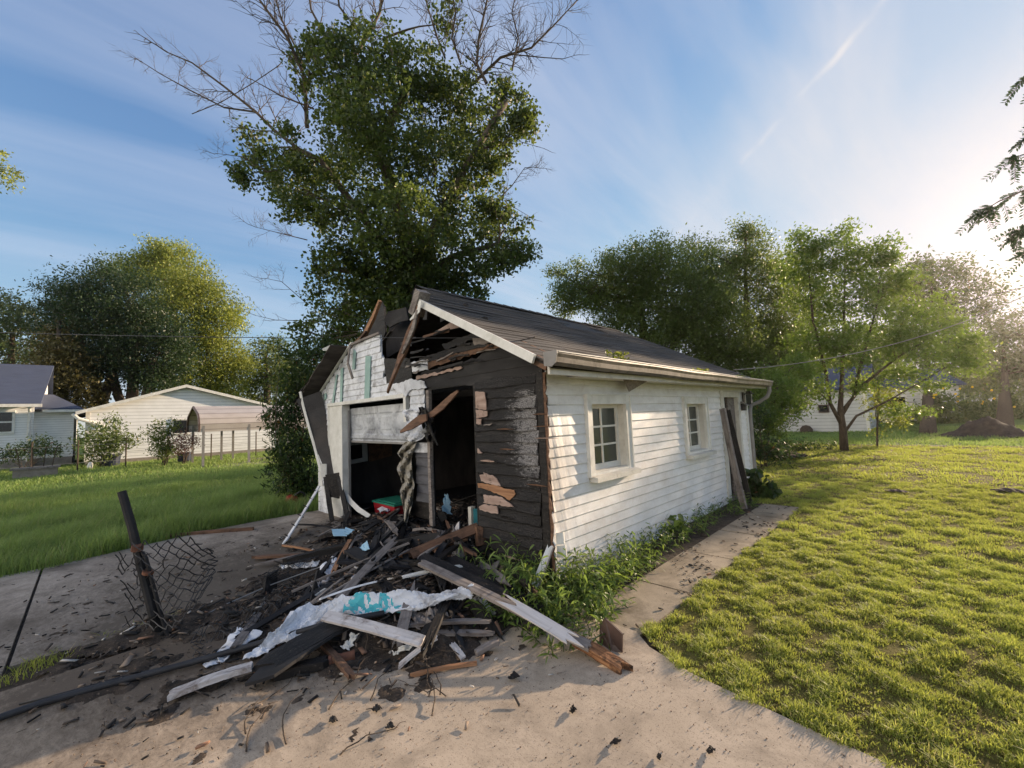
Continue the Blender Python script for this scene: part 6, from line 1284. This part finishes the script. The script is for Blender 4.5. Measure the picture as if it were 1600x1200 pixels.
for k, (x, y, rad, n, h, lb) in enumerate([(-.30, -.22, .2, 20, .42, 'thin shaded grass stalks against the charred wall near the corner'), (-.62, -.30, .18, 14, .34, 'shaded grass stalks left of the others at the charred wall'), (-.10, -.45, .18, 18, .30, 'shaded weeds between the charred wall and the long board')]):
    weed('weed_clump', (x, y, .02), rad, n, h, .16, MT['tall_grass'], lb, 240+k, 'weeds along the garage', 1.2, .09)
weed('burdock', (.14, 2.35, .01), .03, 3, .26, .17, wl, 'single tall broad leaved weed against the siding between the windows', 260, None, 1.6, .55)

# ================================================================== NEIGHBOURING BUILDINGS (left)
def T(px, py, X): p = PX(px, py, X); return p[1], p[2]
GX = -29.5
NG = empty('white_gable_garage', (GX, 1.2, 0), 'wide white sided neighbouring garage with low gable and small dark window', 'garage')
yl, yr, yp, ze, zp = -3.35, 6.05, .88, 2.90, 4.30
m = MB(); m.poly([(GX, yl, .25), (GX, yr, .25), (GX, yr, ze), (GX, yp, zp), (GX, yl, ze)], (-.15, 0, 0)); m.box(GX-8, GX-.15, yr-.15, yr, .25, ze); m.box(GX-8, GX-.15, yl, yl+.15, .25, ze); m.box(GX-8.1, GX-8, yl, yr, .25, ze); m.build('wall', MT['lap_white'], NG)
m = MB(); m.box(GX-8, GX+.03, yl+.01, yr-.01, -.1, .26); m.build('foundation', MT['stone'], NG)
m = MB()
for (ya, za, yb, zb) in ((yl-.4, ze-.13, yp, zp+.02), (yr+.4, ze-.10, yp, zp+.02)):
    m.poly([(GX+.3, ya, za), (GX+.3, yb, zb), (GX+.3, yb, zb+.14), (GX+.3, ya, za+.14)], (-8.6, 0, 0))
m.build('roof', MT['shingle'], NG)
m = MB()
for (ya, za, yb, zb) in ((yl-.4, ze-.15, yp, zp), (yr+.4, ze-.12, yp, zp)): m.poly([(GX+.33, ya, za), (GX+.33, yb, zb), (GX+.33, yb, zb+.17), (GX+.33, ya, za+.17)], (-.028, 0, 0))
m.build('rake_board', MT['white_trim'], NG)
m = MB(); y0_, z1_ = T(271, 657, GX); y1_, z0_ = T(291, 676, GX); m.box(GX-.02, GX+.05, y0_-.1, y1_+.1, z0_-.1, z1_+.1); wf = m.build('window', MT['white_trim'], NG); MB().box(GX+.05, GX+.06, y0_, y1_, z0_, z1_).build('pane', MT['dark_glass'], wf)
m = MB(); m.box(GX-.05, GX+.02, yl-.02, yl+.14, .25, ze); m.build('corner_trim', MT['beige_trim'], NG); m = MB(); m.box(GX-.05, GX+.02, yr-.14, yr+.02, .25, ze); m.build('corner_trim', MT['beige_trim'], NG)
m = MB(); m.tube([(GX+.1, yl-.5, ze-.1), (GX+.2, yl-.3, ze-.35), (GX+.1, yl+.4, ze-.65), (GX+.12, yl+.7, ze-.8)], .09, 8); m.build('downspout', MT['white_trim'], NG)
HX = -31.6
NH = empty('dark_roofed_house', (HX, -6.5, 0), 'white house with dark blue shingle roof at the left edge', 'house')
m = MB(); m.box(HX-9, HX, -16, -5.35, .5, 3.35); m.box(HX-9, HX-.5, -5.35, -3.85, .5, 3.05); m.build('wall', MT['lap_house'], NH)
m = MB(); m.box(HX-9, HX+.03, -16, -5.36, -.1, .52); m.box(HX-8.9, HX-.47, -5.4, -3.87, -.1, .51); m.build('foundation', MT['stone'], NH)
yg, zt = T(75, 574, HX-4.5); 
m = MB(); m.poly([(HX+.35, -16, 3.36), (HX+.35, -5.1, 3.36), (HX-4.5, yg+.25, zt), (HX-4.5, -16, zt)], (0, 0, .12)); m.poly([(HX-9.3, -16, 3.36), (HX-9.3, -5.1, 3.36), (HX-4.5, yg+.25, zt), (HX-4.5, -16, zt)], (0, 0, .12)); m.build('roof', MT['blue_shingle'], NH)
m = MB(); m.poly([(HX+.1, -5.3, 3.3), (HX-4.5, yg, zt-.05), (HX-9.1, -5.3, 3.3)], (0, -.1, 0)); m.build('gable', MT['lap_house'], NH)
m = MB(); m.poly([(HX-.1, -5.6, 3.18), (HX-.1, -3.5, 3.10), (HX-3.5, -4.8, 4.1), (HX-3.5, -5.6, 4.15)], (0, 0, .1)); m.poly([(HX-9, -3.5, 3.1), (HX-.1, -3.5, 3.10), (HX-3.5, -4.8, 4.1), (HX-7, -4.8, 4.1)], (0, 0, .1)); m.build('wing_roof', MT['blue_shingle'], NH)
m = MB(); m.box(HX+.33, HX+.45, -16, -5.05, 3.28, 3.44); m.box(HX-.12, HX-.02, -5.05, -3.45, 3.0, 3.14); m.build('gutter', MT['white_trim'], NH)
m = MB(); m.tube([(HX+.38, -5.5, 3.3), (HX+.1, -5.5, 3.0), (HX+.06, -5.5, .4)], .06, 8); m.build('downspout', MT['white_trim'], NH)
y0_, z1_ = T(-22, 645, HX); y1_, z0_ = T(18, 674, HX); m = MB(); m.box(HX-.02, HX+.06, y0_-.14, y1_+.1, z0_-.12, z1_+.12); wf = m.build('window', MT['white_trim'], NH)
zm = (z0_+z1_)/2; m = MB(); m.box(HX+.06, HX+.07, y0_, y1_, z0_, zm-.04); m.build('pane', MT['dark_glass'], wf); m = MB(); m.box(HX+.06, HX+.07, y0_, y1_, zm+.04, z1_); m.build('pane', MT['dark_glass'], wf)
# carport
CX = -20.6; CW = 3.2; CY0 = PX(311, 675, CX)[1]; CY1 = CY0+7.5
CP = empty('metal_carport', (CX-CW/2, CY0, 0), 'tan metal carport with rounded eaves on thin posts', 'carport')
zb_, zt_ = PX(311, 675, CX)[2], PX(300, 636, CX-CW/2)[2]
pr = [(0, zb_), (.02, zb_+.35), (-.12, zb_+.62), (-.35, zb_+.80), (-CW/2, zt_), (-CW+.35, zb_+.80), (-CW+.12, zb_+.62), (-CW-.02, zb_+.35), (-CW, zb_)]
carm = lapmat('carport_metal', (.40, .35, .31), (.48, .43, .39), .24); m = MB(); n = len(pr)
vs = [(CX+p[0], y, p[1]) for y in (CY0, CY1) for p in pr]; m.add(vs, [(i, i+1, n+i+1, n+i) for i in range(n-1)]); o = m.build('canopy', carm, CP); sd_ = o.modifiers.new('thick', 'SOLIDIFY'); sd_.thickness = .03
m = MB(); m.tube([(CX+p[0], CY0, p[1]) for p in pr], .05, 6); m.build('arch_rim', MT['brown_metal'], CP)
for (px, X) in ((317.5, CX), (389, CX), (450, CX), (301, CX-CW), (346, CX-CW), (364, CX-CW)):
    y = PX(px, 700, X)[1]; MB().box(X-.045, X+.045, y-.045, y+.045, -.05, zb_+.3).build('post', MT['grey_metal'], CP)
o = MB().poly([(-24.5, .9, -.008), (-19.5, .9, -.008), (-17.5, 9, -.008), (-24.5, 9, -.008)], (0, 0, .03)).build('gravel_pad', MT['pavement']); tag(o, kind='structure')
# garden bits
e = empty('stone_planter', (-21.5, -5.3, 0), 'low grey stone planter box with bare stems on the left lawn', 'planter'); a = G(55, 746); yc = a[1]; xc = a[0]
e.location = (xc, yc, 0)
m = MB(); m.box(xc-.5, xc, yc-.62, yc+.62, -.05, .34); m.build('box', MT['stone'], e); m = MB(); m.box(xc-.56, xc+.05, yc-.7, yc+.7, .34, .42); m.build('rim', MT['grey_wood'], e)
m = MB()
for dy in (-.45, -.1, .2, .45): m.tube([(xc-.25, yc+dy, .4), (xc-.28, yc+dy*1.15, .9), (xc-.2, yc+dy*1.3, 1.25)], .02, 5)
m.build('stem', MT['bark'], e)
def tub(px, py, r, h, mat, label):
    p = G(px, py); e = empty('plant_tub', (p[0], p[1], 0), label, 'tub'); m = MB(); m.tube([(p[0], p[1], 0), (p[0], p[1], h)], [r*.85, r], 18); m.build('body', MT[mat], e); m = MB(); m.tube([(p[0], p[1], h-.05), (p[0], p[1], h+.02)], [r*1.08, r*1.08], 18); m.build('rim', MT[mat], e)
tub(173, 730, .38, .62, 'darkblue', 'dark blue round tub under the green shrub by the white gabled garage'); tub(288, 722, .33, .50, 'darkblue', 'smaller slate tub holding the reddish shrub')
p = G(140, 734); m = MB(); m.tube([(p[0], p[1], 0), (p[0], p[1], .15), (p[0], p[1]+.02, .28), (p[0], p[1]+.03, .36)], [.09, .11, .09, .05], 10); tag(m.build('white_garden_stone', MT['white_trim'], None, True), 'small white upright garden ornament in the grass beside the dark blue tub', 'ornament')
FX = -25.5
e = empty('wire_fence', (FX, -3, 0), 'thin post and wire garden fence before the white buildings', 'fence')
ys_ = [PX(px, 700, FX)[1] for px in (-40, 50, 122, 197, 262, 330, 400)]
for y in ys_: MB().tube([(FX, y, 0), (FX, y, 1.45)], .03, 6).build('post', MT['bark'], e)
m = MB()
for z_ in (.4, .8, 1.2): m.tube([(FX, y, z_-.02*(i % 2)) for i, y in enumerate(ys_)], .008, 4, cap=False)
m.build('wire', MT['grey_metal'], e)
o = MB().poly([(-34, -30, -.006), (-21.5, -30, -.006), (-20.5, -5, -.006), (-34, -4, -.006)], (0, 0, .004)).build('side_path', MT['pavement']); bpy.data.objects.remove(o)

# ---- right-hand background buildings
SY = 28.2; xl, zt0 = PY(1205, 640, SY)[0], 2.55; xr = PY(1352, 640, SY)[0]
SH = empty('pale_shed', ((xl+xr)/2, SY, 0), 'pale blue grey lap sided shed behind the small lawn tree', 'shed')
m = MB(); m.box(xl-2, xr, SY, SY+.15, .0, zt0); m.box(xr-.15, xr, SY+.15, SY+6, 0, zt0); m.box(xl-2, xr, SY+6, SY+6.1, 0, zt0); m.build('wall', MT['lap_shed'], SH)
m = MB(); m.poly([(xl-2.3, SY-.3, zt0-.08), (xr+.3, SY-.3, zt0-.08), (xr+.3, SY+3, zt0+1.4), (xl-2.3, SY+3, zt0+1.4)], (0, 0, .1)); m.poly([(xl-2.3, SY+6.3, zt0-.08), (xr+.3, SY+6.3, zt0-.08), (xr+.3, SY+3.01, zt0+1.4), (xl-2.3, SY+3.01, zt0+1.4)], (0, 0, .1)); m.build('roof', MT['blue_shingle'], SH)
m = MB(); m.box(xr-.02, xr+.14, SY-.03, SY+.12, 0, zt0); m.build('corner_trim', MT['white_trim'], SH)
a, b = PY(1280, 634, SY-.03), PY(1294, 643, SY-.03); wf = MB().box(a[0]-.06, b[0]+.06, SY-.05, SY-.001, b[2]-.06, a[2]+.06).build('window', MT['brown_metal'], SH); MB().box(a[0], b[0], SY-.06, SY-.051, b[2], a[2]).build('pane', MT['dark_glass'], wf)
BY = 42; xl, xr = PY(1375, 620, BY)[0], PY(1500, 620, BY)[0]
e = empty('far_bungalow', ((xl+xr)/2, BY, 0), 'hazy pale far bungalow glimpsed beneath the small tree branches', 'house')
m = MB(); m.box(xl, xr, BY, BY+7, 0, 2.7); m.build('wall', MT['lap_shed'], e); m = MB(); m.poly([(xl-.4, BY-.4, 2.65), (xr+.4, BY-.4, 2.65), (xr-1, BY+3.5, 4.1), (xl+1, BY+3.5, 4.1)], (0, 0, .12)); m.build('roof', MT['blue_shingle'], e)
for px in (1400, 1455): a = PY(px, 618, BY-.02); wf = MB().box(a[0]-.6, a[0]+.6, BY-.05, BY-.001, 1.1, 2.1).build('window', MT['white_trim'], e); MB().box(a[0]-.5, a[0]+.5, BY-.06, BY-.051, 1.2, 2.0).build('pane', MT['dark_glass'], wf)
# dark heap of soil and cuttings
rs = np.random.RandomState(8); hc = G(1542, 682)
o = gridmesh('soil_heap', hc[0]-1.9, hc[0]+1.9, hc[1]-1.2, hc[1]+1.2, .08, lambda X, Y: .85*np.exp(-((X-hc[0])/.95)**2-((Y-hc[1])/.6)**2)+.07*np.sin(X*9+Y*5)*np.exp(-((X-hc[0])/1.2)**2)+.05*np.sin(X*21-Y*17)-.06, MT['soil_mound'], lambda x, y: ((x-hc[0])/1.8)**2+((y-hc[1])/1.15)**2 < 1)
tag(o, 'dark heap of soil and grass cuttings on the far right lawn', 'soil heap')
for k, (px, py, s_, lb) in enumerate([(1402, 772, .12, 'small dark molehill in the middle of the mown lawn'), (1578, 772, .16, 'low dark molehill near the right edge of the lawn'), (1205, 715, .7, 'dark bare soil patch behind the garage corner')]):
    c = G(px, py); o = gridmesh('molehill', c[0]-s_*1.5, c[0]+s_*1.5, c[1]-s_*1.2, c[1]+s_*1.2, s_/8, lambda X, Y: .045+s_*.35*np.exp(-((X-c[0])/s_)**2-((Y-c[1])/s_)**2)+s_*.05*np.sin(X*40/s_*.2+Y*30), MT['soil_mound'], lambda x, y: ((x-c[0])/s_/1.4)**2+((y-c[1])/s_/1.1)**2 < 1); tag(o, lb, 'molehill')
o = MB().add([(-8, 18.15, .01), (40, 18.15, .01), (40, 18.5, .012), (-8, 18.5, .012)], [(0, 1, 2, 3)]).build('bed_edge', MT['dirt']); tag(o, kind='structure')
# ---- wires
def wire(name, pts, r, mat, label):
    P_ = []; pts = [np.array(p) for p in pts]
    for a, b in zip(pts, pts[1:]):
        for t in np.linspace(0, 1, 10)[:-1]: P_.append(a+(b-a)*t)
    P_.append(pts[-1]); tag(MB().tube(P_, r, 5).build(name, MT[mat], None, True), label, 'cable')
def sagline(a, b, sag, n=24): a, b = np.array(a), np.array(b); return [a+(b-a)*t+np.array([0, 0, -sag*4*t*(1-t)]) for t in np.linspace(0, 1, n)]
tag(MB().tube(sagline(DP(-260, 506, 34), DP(600, 529, 16), .25), .018, 5).build('overhead_cable', MT['black_metal'], None, True), 'thin dark overhead cable crossing the sky and trees on the left', 'cable')
tag(MB().tube(sagline(PY(585, 527, -.1), PY(772, 527, -.1), .01, 8), .005, 5).build('slack_wire', MT['black_metal'], None, True), 'thin straight wire stretched across the burnt gable opening', 'cable')
tag(MB().tube(sagline(tuple(PX(1146, 578, .2)), DP(1680, 420, 9), .42), .008, 6).build('service_cable', MT['grey_metal'], None, True), 'pale service cable swooping up from the rear eave to the right edge', 'cable')
tag(MB().tube([DP(1420, 492, 24), DP(1600, 449, 22), DP(1750, 425, 21)], .02, 5).build('overhead_cable', MT['black_metal'], None, True), 'dark overhead cable against the hazy trees at the right edge', 'cable')

# ---- evening air
hm = bpy.data.materials.new('haze_air'); hm.use_nodes = True; t = hm.node_tree; t.nodes.clear()
o_ = t.nodes.new('ShaderNodeOutputMaterial'); pv = t.nodes.new('ShaderNodeVolumePrincipled'); pv.inputs['Density'].default_value = .00022; pv.inputs['Anisotropy'].default_value = .78; pv.inputs['Color'].default_value = (1, .96, .92, 1)
t.links.new(pv.outputs[0], o_.inputs['Volume']); hz = MB().box(-140, 90, -40, 150, -1.1, 30).build('haze', hm); tag(hz, kind='stuff')
